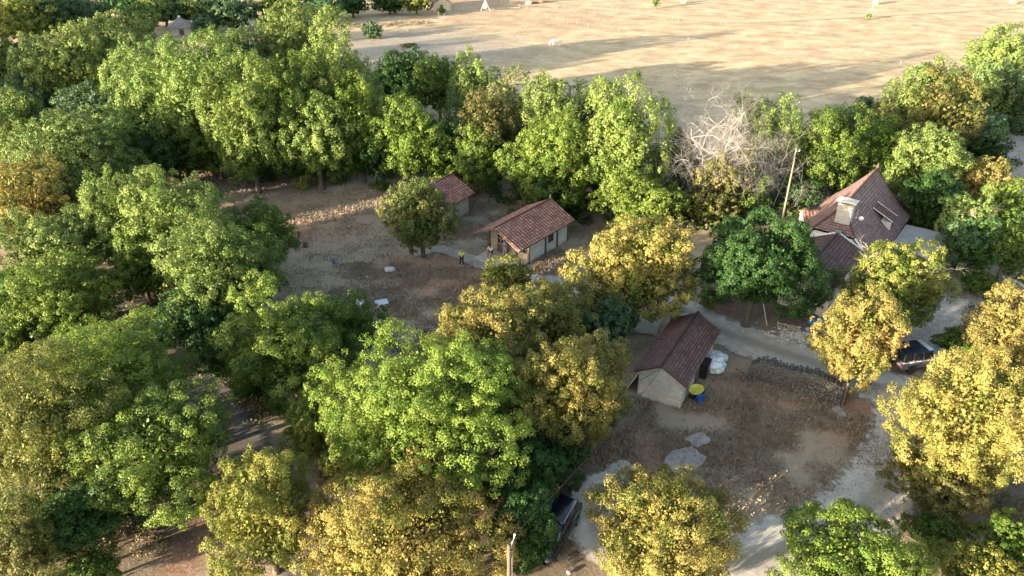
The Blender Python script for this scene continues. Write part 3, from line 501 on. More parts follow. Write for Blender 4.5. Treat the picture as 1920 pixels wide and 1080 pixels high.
# undergrowth of the wood: one mass of low leaves nobody could count
def undergrowth(name, label, areas, cols, h, seed, s=.3, per=9):
    r = np.random.RandomState(seed); V = []; rn = []
    for pts, wd in areas:
        pw = [P(a, b) for a, b in pts]
        for p0, p1 in zip(pw[:-1], pw[1:]):
            L = (p1 - p0).length; m = int(L * wd * .55)
            for k in range(m):
                t = r.rand(); cx = p0.x + (p1.x - p0.x) * t + r.randn() * wd * .35; cy = p0.y + (p1.y - p0.y) * t + r.randn() * wd * .35
                rr = r.uniform(.5, 1.1); hh = h * r.uniform(.4, 1.1); n = int(per * rr * hh / s ** 2) + 12
                v = r.randn(n, 3); v /= np.linalg.norm(v, axis=1)[:, None]; v[:, 2] = np.abs(v[:, 2]); p = v * np.array([rr, rr, hh]) * r.uniform(.5, 1.1, (n, 1)) + np.array([cx, cy, 0])
                V.append(np.concatenate([p, v], 1)); rn.append(np.full(n, r.rand()))
    A = np.concatenate(V); rn = np.concatenate(rn); N = len(A); p = A[:, :3]; nr = A[:, 3:] + r.randn(N, 3) * .5; nr /= np.linalg.norm(nr, axis=1)[:, None]
    t = np.cross(nr, r.randn(N, 3)); t /= np.linalg.norm(t, axis=1)[:, None]; b = np.cross(nr, t); sz = (s * r.uniform(.6, 1.3, N))[:, None]
    Q = np.stack([p - t * sz * .5, p + b * sz * .36, p + t * sz * .5, p - b * sz * .36], 1)
    me = bpy.data.meshes.new(name); me.vertices.add(4 * N); me.vertices.foreach_set('co', Q.ravel()); me.loops.add(4 * N); me.loops.foreach_set('vertex_index', np.arange(4 * N, dtype=np.int32)); me.polygons.add(N); me.polygons.foreach_set('loop_start', np.arange(N, dtype=np.int32) * 4); me.update()
    for nm, arr in (('rnd', .6 * rn + .4 * r.rand(N)), ('rnd2', .4 * rn + .6 * r.rand(N))): at = me.attributes.new(nm, 'FLOAT', 'FACE'); at.data.foreach_set('value', arr.astype(np.float32))
    me.materials.append(LEAFD); o = bpy.data.objects.new(name, me); C.objects.link(o); o['leaf_a'] = list(cols[0]); o['leaf_b'] = list(cols[1]); tag(o, label, name.replace('_', ' '), kind='stuff'); return o
undergrowth('undergrowth', 'dark green undergrowth filling the floor of the wood', [([(0, 300), (250, 290), (420, 300), (600, 308), (720, 300)], 6), ([(0, 230), (300, 240), (700, 240)], 9), ([(0, 150), (300, 170), (700, 200)], 12), ([(740, 305), (900, 325), (940, 350)], 5), ([(930, 345), (1000, 385), (1120, 400), (1240, 410), (1340, 405), (1450, 400)], 5), ([(760, 230), (1000, 290), (1250, 330), (1500, 350), (1600, 330)], 9),
    ([(1720, 400), (1800, 470), (1920, 500)], 6), ([(1740, 350), (1920, 420)], 7), ([(1600, 300), (1760, 270), (1920, 230)], 7), ([(1860, 290), (1780, 320), (1700, 330)], 4)], ((.035, .06, .02), (.08, .11, .035)), 1.6, 5, .34, 10)
undergrowth('thicket', 'dark shrubby thicket closing the foot of the wood along the clearing', [([(150, 322), (260, 312), (420, 306), (600, 310), (700, 318)], 2.2), ([(0, 250), (200, 262), (400, 262), (650, 262)], 4), ([(1240, 400), (1340, 396), (1480, 392)], 3)], ((.03, .055, .018), (.075, .11, .03)), 3.2, 15, .3, 7)
undergrowth('brush', 'shaded brushwood along the dirt track and under the near oaks', [([(0, 520), (60, 620), (150, 700)], 3), ([(0, 900), (120, 1000), (160, 1060)], 3.5), ([(100, 430), (160, 480), (230, 600), (290, 700), (330, 790), (350, 860)], 3), ([(330, 560), (380, 640), (450, 730), (510, 800)], 2.5), ([(600, 860), (700, 960), (900, 960)], 4), ([(1010, 890), (1050, 930), (980, 1010)], 2.5), ([(1750, 960), (1850, 960), (1920, 970)], 3), ([(1290, 560), (1350, 560), (1400, 585), (1480, 590)], 1.0), ([(1840, 560), (1920, 600), (1900, 700)], 3), ([(700, 640), (800, 660), (960, 640), (1100, 690)], 3)], ((.06, .07, .03), (.13, .12, .06)), .8, 6, .2, 8)
undergrowth('dry_grass', 'long dry grass in tufts beside the dirt track', [([(250, 960), (300, 1000), (270, 1060)], 3), ([(400, 920), (420, 1000), (440, 1070)], 1.4), ([(1640, 860), (1600, 900), (1550, 950)], .5), ([(1730, 950), (1700, 980)], .8), ([(1020, 515), (1080, 522)], .6), ([(600, 48), (700, 50), (800, 42)], 6)], ((.16, .13, .08), (.34, .28, .18)), .45, 7, .16, 14)

# ------------------------------------------------------------------ buildings
def roof_plane(mb, a, b, c, d, ncol, nrow, amp, step, sub=4):
    """a-b ridge (near, far), c-d eave (far, near); corrugated along the ridge, stepped down the slope"""
    a, b, c, d = map(Vector, (a, b, c, d)); nrm = (b - a).cross(d - a).normalized()
    if nrm.z < 0: nrm = -nrm
    NC = ncol * sub
    base = len(mb.v); rows = []
    for r in range(nrow):
        for t, off in ((r / nrow, 0), ((r + 1) / nrow, step)):
            L = a.lerp(d, t); Rr = b.lerp(c, t); row = []
            for k in range(NC + 1):
                p = L.lerp(Rr, k / NC) + nrm * (.022 * math.sin(k / sub * .9 + r * 1.3) * math.sin(k / sub * .37 + 1 + r * .6) + off + amp * (.5 - .5 * math.cos(2 * math.pi * k / sub))); row.append(len(mb.v)); mb.v.append(tuple(p))
            rows.append((row, r))
    for i in range(len(rows) - 1):
        r0, k0 = rows[i]; r1, k1 = rows[i + 1]
        v0 = k0 + .03 if i % 2 == 0 else k0 + .97; v1 = k0 + .97
        for k in range(NC):
            e_ = .001; cu = k // sub; ua = cu + max(.01, (k % sub) / sub); ub = cu + min(.99, (k % sub + 1) / sub); mb.face((r0[k], r0[k + 1], r1[k + 1], r1[k]), [(ua, v0), (ub, v0), (ub, v1), (ua, v1)])
def slab_under(mb, a, b, c, d, th):
    a, b, c, d = map(Vector, (a, b, c, d)); z = Vector((0, 0, -th)); e = Vector((0, 0, -.015)); i = len(mb.v)
    mb.v += [tuple(p + e) for p in (a, b, c, d)] + [tuple(p + z) for p in (a, b, c, d)]
    for q in ((0, 1, 2, 3), (7, 6, 5, 4), (0, 4, 5, 1), (1, 5, 6, 2), (2, 6, 7, 3), (3, 7, 4, 0)): mb.face([i + k for k in q], [(0, 0)] * 4)
def gable_house(name, label, cat, org, ang, L, hw, ze, zr, x0, x1, hy, tiles, wallm, ncol, nrow, amp, step, hwl=None, zel=None, fascia=TIMBER, z0=-.1, gwall=None):
    o = empty(name, (org[0], org[1], 0), R_(ang)); tag(o, label, cat); hwl = hwl or hw; zel = zel or ze
    rm = MB(); roof_plane(rm, (0, 0, zr), (L, 0, zr), (L, -hw, ze), (0, -hw, ze), ncol, nrow, amp, step); roof_plane(rm, (0, 0, zr), (L, 0, zr), (L, hwl, zel), (0, hwl, zel), ncol, nrow, amp, step)
    roof = rm.build('roof', tiles, o)
    um = MB(); slab_under(um, (0.01, 0, zr), (L - .01, 0, zr), (L - .01, -hw + .03, ze), (0.01, -hw + .03, ze), .13); slab_under(um, (0.01, 0, zr - .003), (L - .01, 0, zr - .003), (L - .01, hwl - .03, zel), (0.01, hwl - .03, zel), .13); um.build('fascia', fascia, roof)
    rg = MB(); nseg = max(6, int(L / .4))
    for k in range(nseg): a = L * k / nseg; rg.tube([(a, 0, zr + .02), (a + L / nseg * .98, 0, zr + .035)], [.11, .125], 8)
    rg.build('ridge_tiles', tiles, roof)
    def rz(y): return zr - (zr - (ze if y < 0 else zel)) * abs(y) / (hw if y < 0 else hwl) - .16
    wm = MB(); hl = hy if isinstance(hy, tuple) else (hy, hy); yr, yl = -hl[0], hl[1]
    wm.wallquad((x0, yr, z0), (x1, yr, z0), (x1, yr, rz(yr)), (x0, yr, rz(yr))); wm.wallquad((x1, yl, z0), (x0, yl, z0), (x0, yl, rz(yl)), (x1, yl, rz(yl))); wm.build('wall', wallm, o)
    for x, s in ((x0, 1), (x1, -1)):
        gm = MB(); i = len(gm.v); gm.v += [(x, yl, z0), (x, yr, z0), (x, yr, rz(yr)), (x, 0, rz(0)), (x, yl, rz(yl))]; gm.face([i, i + 1, i + 2, i + 3, i + 4][::s], [(p[1] - yr, p[2]) for p in [(x, yl, z0), (x, yr, z0), (x, yr, rz(yr)), (x, 0, rz(0)), (x, yl, rz(yl))][::s]])
        gm.build('gable_wall', gwall or wallm, o)
    return o, roof
# timber cabin with porch
cab, cabroof = gable_house('timber_cabin', 'timber cabin with red tile roof, open porch and pale side wall', 'cabin', (-1.72, 62.95), 51.6, 9.35, 3.03, 2.3, 3.85, 2.3, 8.9, 2.45, TILE_RED, PLANKW, 24, 11, .06, .035, gwall=PLANKS)
for x, y in ((2.3, -2.45), (8.9, -2.45), (2.3, 2.45), (5.0, -2.45), (7.0, -2.45)):
    MB().box(x - .09, x + .09, y - .1, y + .1, -.1, 2.42).build('post', TIMBER, cab)
for y in (-1.0, .25): MB().box(2.2, 2.297, y - .07, y + .07, .1, 3.0 - abs(y) * .5).build('post', TIMBER, cab)
def window(o, x, y, z, wd, ht, face, frame=PALEWOOD, panes=2):
    """face: 'x' looks along -x (gable), 'y' looks along -y (side wall)"""
    f = MB(); g = MB(); t = .05; d = .03
    def bx(mb, a0, a1, z0, z1, e0, e1):
        if face == 'x': mb.box(x - e1, x - e0, y + a0, y + a1, z + z0, z + z1)
        else: mb.box(x + a0, x + a1, y - e1, y - e0, z + z0, z + z1)
    h = wd / 2; bx(f, -h - t, h + t, -t, 0, 0, d + .03); bx(f, -h - t, h + t, ht, ht + t, 0, d + .03); bx(f, -h - t, -h, 0, ht, 0, d + .03); bx(f, h, h + t, 0, ht, 0, d + .03)
    for k in range(1, panes): bx(f, -h + wd * k / panes - .025, -h + wd * k / panes + .025, 0, ht, .004, d + .02)
    bx(f, -h, h, ht * .5 - .025, ht * .5 + .025, .003, d + .014); wf = f.build('window', frame, o); bx(g, -h, h, 0, ht, .001, .012); g.build('pane', GLAZ, wf); return wf
dm = MB(); dm.box(2.2, 2.29, .45, 1.45, .18, 2.35); door = dm.build('door', TIMBER, cab)
window(door, 2.2, .95, 1.15, .78, 1.1, 'x'); window(cab, 2.298, -1.72, .95, .85, .75, 'x'); window(cab, 5.9, -2.452, 1.0, .75, .85, 'y', TIMBER)
MB().box(-.35, 2.28, -2.4, 2.35, -.05, .17).build('terrace', CONC, cab, bevel=.02)
MB().tube([(9.1, .0, 3.8), (9.1, 0, 4.35)], [.09, .09], 8).build('flue', METAL, cab)
MB().tube([(5.02, -2.58, .2), (5.02, -2.58, 2.3)], .045, 6).build('drainpipe', METAL, cab)
c2, _ = gable_house('timber_cabin', 'second timber cabin with red tile roof half hidden behind the dark round tree', 'cabin', (-10.6, 71.0), 58, 7.5, 3.0, 2.3, 3.9, 1.2, 7.1, 2.45, TILE_RED, PLANKS, 19, 11, .06, .035)
for x, y in ((7.1, -2.45), (1.2, -2.45), (4.1, -2.45)): MB().box(x - .09, x + .09, y - .1, y + .1, -.1, 2.42).build('post', TIMBER, c2)
# stone barn
barn, br = gable_house('stone_barn', 'small stone barn with a long dark brown tile roof', 'barn', (10.42, 41.6), 60, 8.3, 1.95, 2.1, 3.2, .22, 8.0, 1.62, TILE_BROWN, STONEWALL, 38, 10, .012, .045)
MB().box(3.2, 4.2, -1.66, -1.61, 0, 1.85).build('door', TIMBER, barn)
sk = MB(); sk.tube([(0.0, -1.95, 2.11), (0, -1.0, 2.63), (0, 0, 3.2), (0, 1.0, 2.63), (0, 1.95, 2.11)], .075, 6); sk.build('verge_tiles', TILE_RED, br)
def local(o, x, y, z): return Matrix.Rotation(o.rotation_euler.z, 4, 'Z') @ Vector((x, y, z)) + o.location
# main house
ho = empty('stone_house', (29.54, 60.94, -1.52), R_(53)); ho.scale = (1.046,) * 3; tag(ho, 'tall stone house with steep flared tile roof and big pale chimney', 'house')  # house and its wing scaled up about the camera, bases end below ground
prof = [(0, 7.65), (1.55, 5.85), (2.85, 4.5), (4.0, 3.5)]; LH = 13.1; rm = MB()
for s in (-1, 1):
    for (y0, z0), (y1, z1) in zip(prof[:-1], prof[1:]):
        def xs(z): return max(0.0, (z - 5.6) / (7.65 - 5.6) * 1.7)   # hip cuts the near end
        roof_plane(rm, (xs(z0), s * y0, z0), (LH, s * y0, z0), (LH, s * y1, z1), (xs(z1), s * y1, z1), 44, 8, .014, .03)
yh = 1.77
roof_plane(rm, (1.7, -.01, 7.64), (1.7, .01, 7.64), (0, yh, 5.6), (0, -yh, 5.6), 10, 12, .014, .04)
hroof = rm.build('roof', TILE_HOUSE, ho)
for pts in ([(1.7, 0, 7.68), (LH + .05, 0, 7.7)], [(1.7, 0, 7.68), (0, -yh, 5.62)], [(1.7, 0, 7.68), (0, yh, 5.62)]):
    a, b = map(Vector, pts); n_ = int((b - a).length / .4); rg = MB()
    for k in range(n_): rg.tube([a.lerp(b, k / n_), a.lerp(b, (k + .97) / n_)], [.13, .11], 8)
    rg.build('ridge_tiles', TILE_RED, hroof)
MB().tube([(LH + .05, 0, 7.65), (LH + .07, 0, 8.0), (LH + .07, 0, 8.25)], [.16, .1, .05], 7).build('finial', TILE_RED, hroof)
for s in (-1, 1):
    v = MB()
    for (y0, z0), (y1, z1) in zip(prof[:-1], prof[1:]): v.tube([(LH, s * y0, z0 + .02), (LH, s * y1, z1 + .02)], .09, 6)
    v.build('verge_tiles', TILE_HOUSE, hroof)
    v = MB(); v.tube([(.03, s * 1.8, 5.55), (.03, s * 2.85, 4.5), (.03, s * 4.0, 3.5)], .09, 6); v.build('verge_tiles', WHITE, hroof)
wm = MB()
for s in (-1, 1): wm.wallquad((.1, s * 3.6, -.1), (LH - .15, s * 3.6, -.1), (LH - .15, s * 3.6, 3.7), (.1, s * 3.6, 3.7)) if s < 0 else wm.wallquad((LH - .15, 3.6, -.1), (.1, 3.6, -.1), (.1, 3.6, 3.7), (LH - .15, 3.6, 3.7))
wm.build('wall', RENDER, ho)
for x, top in ((.1, [(1.6, 5.4), (-1.6, 5.4)]), (LH - .15, [(1.5, 5.7), (0, 7.4), (-1.5, 5.7)])):
    gm = MB(); pl = [(3.6, -.1), (3.6, 3.65), (2.8, 4.35)] + top + [(-2.8, 4.35), (-3.6, 3.65), (-3.6, -.1)]
    gm.v = [(x, y, z) for y, z in pl]; gm.face(range(len(pl)) if x < 1 else list(range(len(pl)))[::-1], [(y, z) for y, z in (pl if x < 1 else pl[::-1])]); gm.build('gable_wall', RENDER, ho)
ch = MB(); ch.box(.6, 1.3, -1.0, .28, 5.4, 8.15); chim = ch.build('chimney', SHEET, hroof, bevel=.02)  # darker grey colour stands in for tree shade on the chimney
for y in (-.9, .18):
    for x in (.7, 1.2): MB().box(x - .1, x + .1, y - .1, y + .1, 8.15, 8.37).build('cap_support', TILE_RED, ho)
MB().box(.42, 1.48, -1.2, .48, 8.37, 8.49).build('chimney_cap', CONC, ho, bevel=.02)
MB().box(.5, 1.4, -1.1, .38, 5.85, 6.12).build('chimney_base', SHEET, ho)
an = MB(); an.tube([(1.0, -1.02, 7.0), (1.0, -1.7, 7.15)], .025, 5); an.tube([(1.0, -1.35, 7.05), (1.0, -1.35, 7.75)], .025, 5); antenna = an.build('antenna', METAL, ho)
MB().ell((1.0, -1.75, 7.1), (.08, .22, .2), 10, 6).build('dish', WHITE, antenna, smooth=True)
# dormer on the yard side
dr = MB(); dr.box(7.0, 8.6, -3.35, -2.2, 4.2, 4.95); dorm = dr.build('dormer', RENDER, ho)
dt = MB(); roof_plane(dt, (6.95, -1.5, 6.0), (8.65, -1.5, 6.0), (8.65, -3.45, 5.05), (6.95, -3.45, 5.05), 8, 8, .03, .04); dt.build('dormer_roof', TILE_BROWN, dorm)
for x in (6.93, 8.67): MB().tube([(x, -1.5, 6.02), (x, -3.47, 5.07)], .05, 6).build('verge_tiles', RENDER, dorm)
MB().box(7.35, 8.25, -3.39, -3.352, 4.25, 4.85).build('dormer_window', GLAZ, dorm)
MB().box(6.0, 6.9, -3.64, -3.602, 1.4, 3.4).build('door', TIMBER, ho); window(ho, 10.5, -3.602, 2.3, .9, 1.2, 'y')
# lower wing
wg = gable_house('house_wing', 'lower wing of the stone house with brown tile roof, pointing at the yard', 'house', (24.96, 54.17), 53, 7.78, 2.35, 4.55, 5.7, .25, 7.7, 2.0, TILE_BROWN, RENDER, 30, 9, .012, .05)[0]; wg.location.z = -1.52; wg.scale = (1.046,) * 3
for s in (-1, 1): MB().tube([(7.8, 0, 5.78), (7.8, s * 2.35, 4.66)], .09, 6).build('flashing', WHITE, wg)
MB().box(7.45, 7.85, -.22, .22, 5.6, 5.95).build('flashing_cap', METAL, wg)
wc = MB(); wc.box(.45, 1.1, .55, 1.4, 4.6, 6.15); wch = wc.build('chimney', RENDER, wg, bevel=.02); MB().box(.3, 1.25, .4, 1.55, 6.3, 6.42).build('chimney_cap', CONC, wch); MB().box(.5, 1.05, .6, 1.35, 6.15, 6.3).build('flue_opening', BLACK, wch)
window(wg, .248, -.7, 2.5, .8, 1.0, 'x')
# annex roof and small outbuilding
ax = empty('annex', local(ho, 5.6, -4.6, 1.0), R_(53)); tag(ax, 'low annex with a flat grey roof against the stone house', 'annex')
MB().box(.0, 5.4, -3.9, 0.25, 2.75, 2.9).build('roof', SLABROOF, ax); MB().box(.2, 5.2, -3.7, .1, -.1, 2.75).build('wall', RENDER, ax); window(ax, 2.5, -3.702, 1.0, .9, 1.0, 'y')
ob = P(1502, 402, 2.3)
gable_house('outbuilding', 'tiny outbuilding with a red tile roof behind the stone house', 'shed', (ob.x, ob.y), -6, 3.6, 1.3, 2.25, 2.8, .15, 3.4, 1.05, TILE_RED, RENDER, 10, 5, .04, .03)
# far brick shed, dry stone hut
sh = P(845, 21.7); sb, _ = gable_house('brick_shed', 'far cream walled shed with a red tile roof at the field edge', 'shed', (sh.x - 2.2, sh.y + 1.0), 112, 12, 2.7, 2.2, 3.5, .2, 11.8, 2.3, TILE_RED, noise_mat('cream_render', (.55, .42, .3), (.7, .56, .42), 2), 20, 9, .05, .03)
window(sb, .198, .3, .8, .8, .8, 'x')
hp = P(342, 62); hut = empty('stone_hut', (hp.x, hp.y, -.7), R_(20)); tag(hut, 'stone hut with a pale pyramid roof deep in the wood', 'hut')
MB().box(-2.3, 2.3, -2.3, 2.3, -.1, 2.4).build('wall', STONE, hut); rm = MB()
for k in range(4):
    a, b = math.pi / 2 * k + math.pi / 4, math.pi / 2 * (k + 1) + math.pi / 4; q = 4.1
    roof_plane(rm, (.02 * math.cos(a), .02 * math.sin(a), 4.3), (.02 * math.cos(b), .02 * math.sin(b), 4.3), (q * math.cos(b), q * math.sin(b), 2.3), (q * math.cos(a), q * math.sin(a), 2.3), 14, 10, .02, .05)
hr = rm.build('roof', TILE_STONE, hut); MB().ell((0, 0, 4.4), (.35, .35, .3), 10, 6).build('finial', WHITE, hr, smooth=True); MB().box(-.5, .5, -2.33, -2.29, 0, 1.9).build('door', TIMBER, hut)

# ------------------------------------------------------------------ vehicles
def loft(mb, sts):
    n = len(sts[0][1]); base = len(mb.v)
    for x, sec in sts:
        for y, z in sec: mb.v.append((x, y, z))
        for y, z in sec[::-1]: mb.v.append((x, -y, z))
    m = 2 * n
    for i in range(len(sts) - 1):
        for k in range(m): a = base + i * m; mb.face((a + k, a + (k + 1) % m, a + m + (k + 1) % m, a + m + k))
    mb.face([base + k for k in range(m)]); mb.face([base + (len(sts) - 1) * m + k for k in range(m)][::-1]); return mb
def wheel(o, x, y, r, wdt=.2):
    M = Matrix.Rotation(R_(90), 4, 'X'); t = MB(); s = 1 if y > 0 else -1; segs = 20
    for k in range(segs):
        pass
    t.tube([(x, y - wdt / 2, r), (x, y - wdt / 2 + .03, r), (x, y + wdt / 2 - .03, r), (x, y + wdt / 2, r)], [r * .9, r, r, r * .9], segs); w_ = t.build('wheel', RUBBER, o, smooth=False)
    h = MB(); yy = y + s * wdt / 2; h.tube([(x, yy, r), (x, yy + s * .012, r)], [r * .64, r * .6], 16); rim = h.build('rim', SILVER, w_)
    return w_
def rot_off(m): return m
# black estate car, nose towards the lower left of the yard
p0, p1 = P(1060, 954, .8), P(1017, 1026, .8); dv = p1 - p0
car = empty('estate_car', ((p0.x + p1.x) / 2, (p0.y + p1.y) / 2, .06), math.atan2(dv.y, dv.x)); tag(car, 'glossy black estate car parked under the dark oak', 'car')
def sec(w, zl, zb, zt): return [(w * .55, zl), (w * .94, zl + .04), (w, zl + .28), (w * .985, zb - .08), (w * .93, zb), (0.02, zt)]
b = MB(); loft(b, [(-2.3, sec(.72, .38, .86, .88)), (-2.22, sec(.82, .28, .93, .95)), (-1.6, sec(.89, .2, .96, .97)), (-.6, sec(.9, .2, .95, .96)), (.75, sec(.9, .2, .93, .97)), (1.3, sec(.89, .2, .87, .93)), (1.95, sec(.84, .22, .76, .83)), (2.2, sec(.76, .26, .68, .73)), (2.32, sec(.6, .34, .56, .6))]); body = b.build('body', CARBLACK, car, smooth=True)
def gsec(w, z0, w1, z1): return [(w, z0), (w1, z1), (w1 * .8, z1 + .03), (.02, z1 + .04)]
b = MB(); loft(b, [(-2.2, gsec(.78, .93, .72, .98)), (-1.85, gsec(.82, .94, .64, 1.36)), (-1.0, gsec(.84, .94, .66, 1.41)), (.1, gsec(.84, .93, .66, 1.41)), (.3, gsec(.84, .93, .64, 1.38)), (1.0, gsec(.8, .92, .7, .95))]); b.build('windows', GLASS, car, smooth=True)
b = MB(); loft(b, [(-2.0, [(.62, 1.3), (.6, 1.34), (.02, 1.36)]), (-1.8, [(.67, 1.37), (.62, 1.425), (.02, 1.455)]), (-1.0, [(.69, 1.4), (.62, 1.47), (.02, 1.49)]), (.05, [(.69, 1.4), (.62, 1.465), (.02, 1.49)]), (.28, [(.66, 1.37), (.6, 1.42), (.02, 1.45)])]); b.build('roof', CARBLACK, car, smooth=True)
for s in (-1, 1):
    MB().tube([(-1.75, s * .6, 1.46), (-1.6, s * .6, 1.53), (-.1, s * .6, 1.54), (.1, s * .6, 1.47)], .022, 6).build('roof_rail', METAL, car)
    MB().ell((.72, s * .98, 1.0), (.1, .1, .08), 8, 5).build('mirror', CARBLACK, car, smooth=True)
    MB().ell((2.17, s * .56, .63), (.17, .17, .075), 10, 6).build('headlight', LAMPG, car, smooth=True)
    MB().box(-2.32, -2.2, s * .68 - .09, s * .68 + .09, .65, .92).build('tail_light', REDL, car, bevel=.02)
    for x in (-1.4, 1.42): wheel(car, x, s * .82, .32)
    for x in (-.75, .2): MB().tube([(x, s * .845, .93), (x - .04 * 0, s * .67, 1.4)], .022, 5).build('pillar', CARBLACK, car)
MB().box(2.27, 2.34, -.25, .25, .42, .52).build('grille', BLACK, car)
# boxy off-roader
q0, q1 = P(1690, 690, .9), P(1752, 681, .9); ja = math.atan2((q1 - q0).y, (q1 - q0).x)
jb = P(1688, 700, .3); jeep = empty('off_roader', (jb.x, jb.y, .06), ja); tag(jeep, 'boxy silver off-roader with dark roof and spare wheel between two golden oaks', 'off-roader')
W = 1.72   # local x forward from the rear bumper, y 0..W away from the viewer
lo = MB(); lo.box(0, 4.3, 0, W, .5, 1.16); lo.box(0.02, 3.1, .02, W - .02, 1.15, 1.22); lo.build('body', SILVER, jeep, bevel=.05)
gw = MB(); i0 = [(.03, .04), (2.75, .04), (2.75, W - .04), (.03, W - .04)]; i1 = [(.1, .12), (2.45, .12), (2.45, W - .12), (.1, W - .12)]
gw.v = [(x, y, 1.2) for x, y in i0] + [(x, y, 1.82) for x, y in i1]
for k in range(4): gw.face((k, (k + 1) % 4, 4 + (k + 1) % 4, 4 + k))
gw.face((4, 5, 6, 7)); gw.build('windows', GLASS, jeep)
for xs0, xs1 in ((.05, .12), (.85, .88), (1.72, 1.66), (2.73, 2.44)):
    for yy0, yy1 in ((.03, .11), (W - .03, W - .11)): MB().tube([(xs0, yy0, 1.18), (xs1, yy1, 1.84)], .05, 6).build('pillar', SILVER, jeep)
MB().box(.04, 2.5, .06, W - .06, 1.8, 1.9).build('roof', BLUECAR, jeep, bevel=.04); MB().box(2.1, 2.5, .12, W - .12, 1.895, 1.93).build('roof_panel', METAL, jeep, bevel=.01)
rk = MB()
for y in np.linspace(.2, W - .2, 6): rk.tube([(.2, y, 1.97), (2.0, y, 1.97)], .018, 5)
for x in (.2, 1.1, 2.0): rk.tube([(x, .15, 1.96), (x, W - .15, 1.96)], .022, 5)
rk.build('roof_rack', BLACK, jeep); MB().box(2.78, 4.15, .16, W - .16, 1.15, 1.24).build('bonnet', SILVER, jeep, bevel=.04); MB().box(4.3, 4.42, .02, W - .02, .48, .66).build('bumper', BLACK, jeep, bevel=.02)
MB().box(0.03, 2.7, -.02, .0, 1.08, 1.16).build('side_trim', WHITE, jeep)
for x in (.95, 3.4):
    for y in (.06, W - .06): wheel(jeep, x, y, .38, .24)
    MB().box(x - .46, x + .46, -.05, .06, .72, .8).build('wheel_arch', BLACK, jeep, bevel=.02)
sp = MB(); sp.tube([(-.02, W * .55, 1.0), (-.2, W * .55, 1.0)], [.38, .37], 18); spw = sp.build('spare_wheel', RUBBER, jeep); MB().tube([(-.2, W * .55, 1.0), (-.23, W * .55, 1.0)], [.2, .18], 14).build('rim', SILVER, spw)
for y in (.22, W - .22): MB().ell((4.31, y, .9), (.04, .11, .11), 10, 6).build('headlight', LAMPG, jeep, smooth=True)
for y in (.1, W - .1): MB().box(-.03, .01, y - .05, y + .05, .75, 1.0).build('tail_light', REDL, jeep)

# ------------------------------------------------------------------ firewood
rng = random.Random(5); A0, A1 = P(1437, 719), P(1574, 764); ud = (A1 - A0); LP = ud.length; ud.normalize(); vd = Vector((-ud.y, ud.x, 0)); A0 = A0 - ud * 1.5; LP += 1.5
stock = []; 
for r in range(20):
    z = .06 + r * .107; off = (r % 2) * .058; n_ = int((LP - off) / .118)
    for k in range(n_):
        x = off + .06 + k * .118
        if z > 1.88 - .9 * math.exp(-x / .9) + .12 * math.sin(x * 1.7): continue
        stock.append((x + rng.uniform(-.015, .015), z + rng.uniform(-.012, .012), r))
stock.sort(key=lambda s: -s[1]); LOGM = noise_mat('split_log', (.03, .029, .028), (.36, .345, .33), 9, .9, .4, c3=(.09, .085, .08)); topz = {}
for x, z, r in stock:
    k = round(x / .12); topz[k] = max(topz.get(k, 0), z)
def log_mesh(seed):
    rr = random.Random(seed); mb = MB(); L = rr.uniform(.85, 1.1); ra = rr.uniform(.045, .066); y0 = rr.uniform(-.09, .03)
    n_ = 7; off = [rr.uniform(.72, 1.15) for _ in range(n_)]; bend = rr.uniform(-.03, .03)
    for j, t in enumerate((0, .5, 1)):
        for q in range(n_): a = 2 * math.pi * q / n_; mb.v.append((math.cos(a) * ra * off[q] + (bend if j == 1 else 0), y0 + L * t, math.sin(a) * ra * off[q]))
    for j in range(2):
        for q in range(n_): mb.face((j * n_ + q, j * n_ + (q + 1) % n_, (j + 1) * n_ + (q + 1) % n_, (j + 1) * n_ + q))
    mb.face(range(n_)[::-1]); mb.face([2 * n_ + q for q in range(n_)]); return mb
protos = [log_mesh(s) for s in range(14)]; pm = []
for q in protos:
    me = bpy.data.meshes.new('log'); me.from_pydata(q.v, [], q.f); me.materials.append(LOGM); pm.append(me)
ang = math.atan2(ud.y, ud.x); top = sorted(stock, key=lambda s: (topz[round(s[0] / .12)] - s[1]))[:290]; ts = set(top); rest = MB()
for i, s in enumerate(stock):
    x, z, r = s; j = rng.randrange(14); Mx = Matrix.Translation(A0 + ud * x + Vector((0, 0, z + .02))) @ Matrix.Rotation(ang + rng.uniform(-.09, .09) * (2.2 if topz[round(x / .12)] - z < .05 else 1), 4, 'Z') @ Matrix.Rotation(rng.uniform(0, 6.28), 4, 'Y')
    if s in ts:
        o = bpy.data.objects.new('log', pm[j]); C.objects.link(o); o.matrix_world = Mx; tag(o, 'grey split log lying in the top rows of the long firewood stack', 'log', 'logs along the top of the firewood stack')
    else:
        b0 = len(rest.v); rest.v += [tuple(Mx @ Vector(p)) for p in protos[j].v]; rest.f += [tuple(b0 + k for k in f) for f in protos[j].f]; rest.uv += [None] * len(protos[j].f)
tag(rest.build('firewood', LOGM), 'grey split logs packed in the body of the firewood stack', 'firewood', kind='stuff')
for k in range(7):
    o = bpy.data.objects.new('log', pm[k]); C.objects.link(o); pp = P(1400 + k * 7, 706 + (k * 5) % 14); o.location = (pp.x, pp.y, .1 + .1 * (k % 3)); o.rotation_euler = (rng.uniform(-.2, .2), 0, rng.uniform(0, 3)); tag(o, 'loose log fallen at the ragged end of the firewood stack', 'log', 'loose logs at the end of the firewood stack')
o = MB().box(-.05, .05, -.05, .05, 0, 2.15).build('stake', TIMBER, loc=A0 + ud * (LP + .12) + vd * .1); tag(o, 'wooden stake holding the end of the firewood stack nearest the track', 'stake')

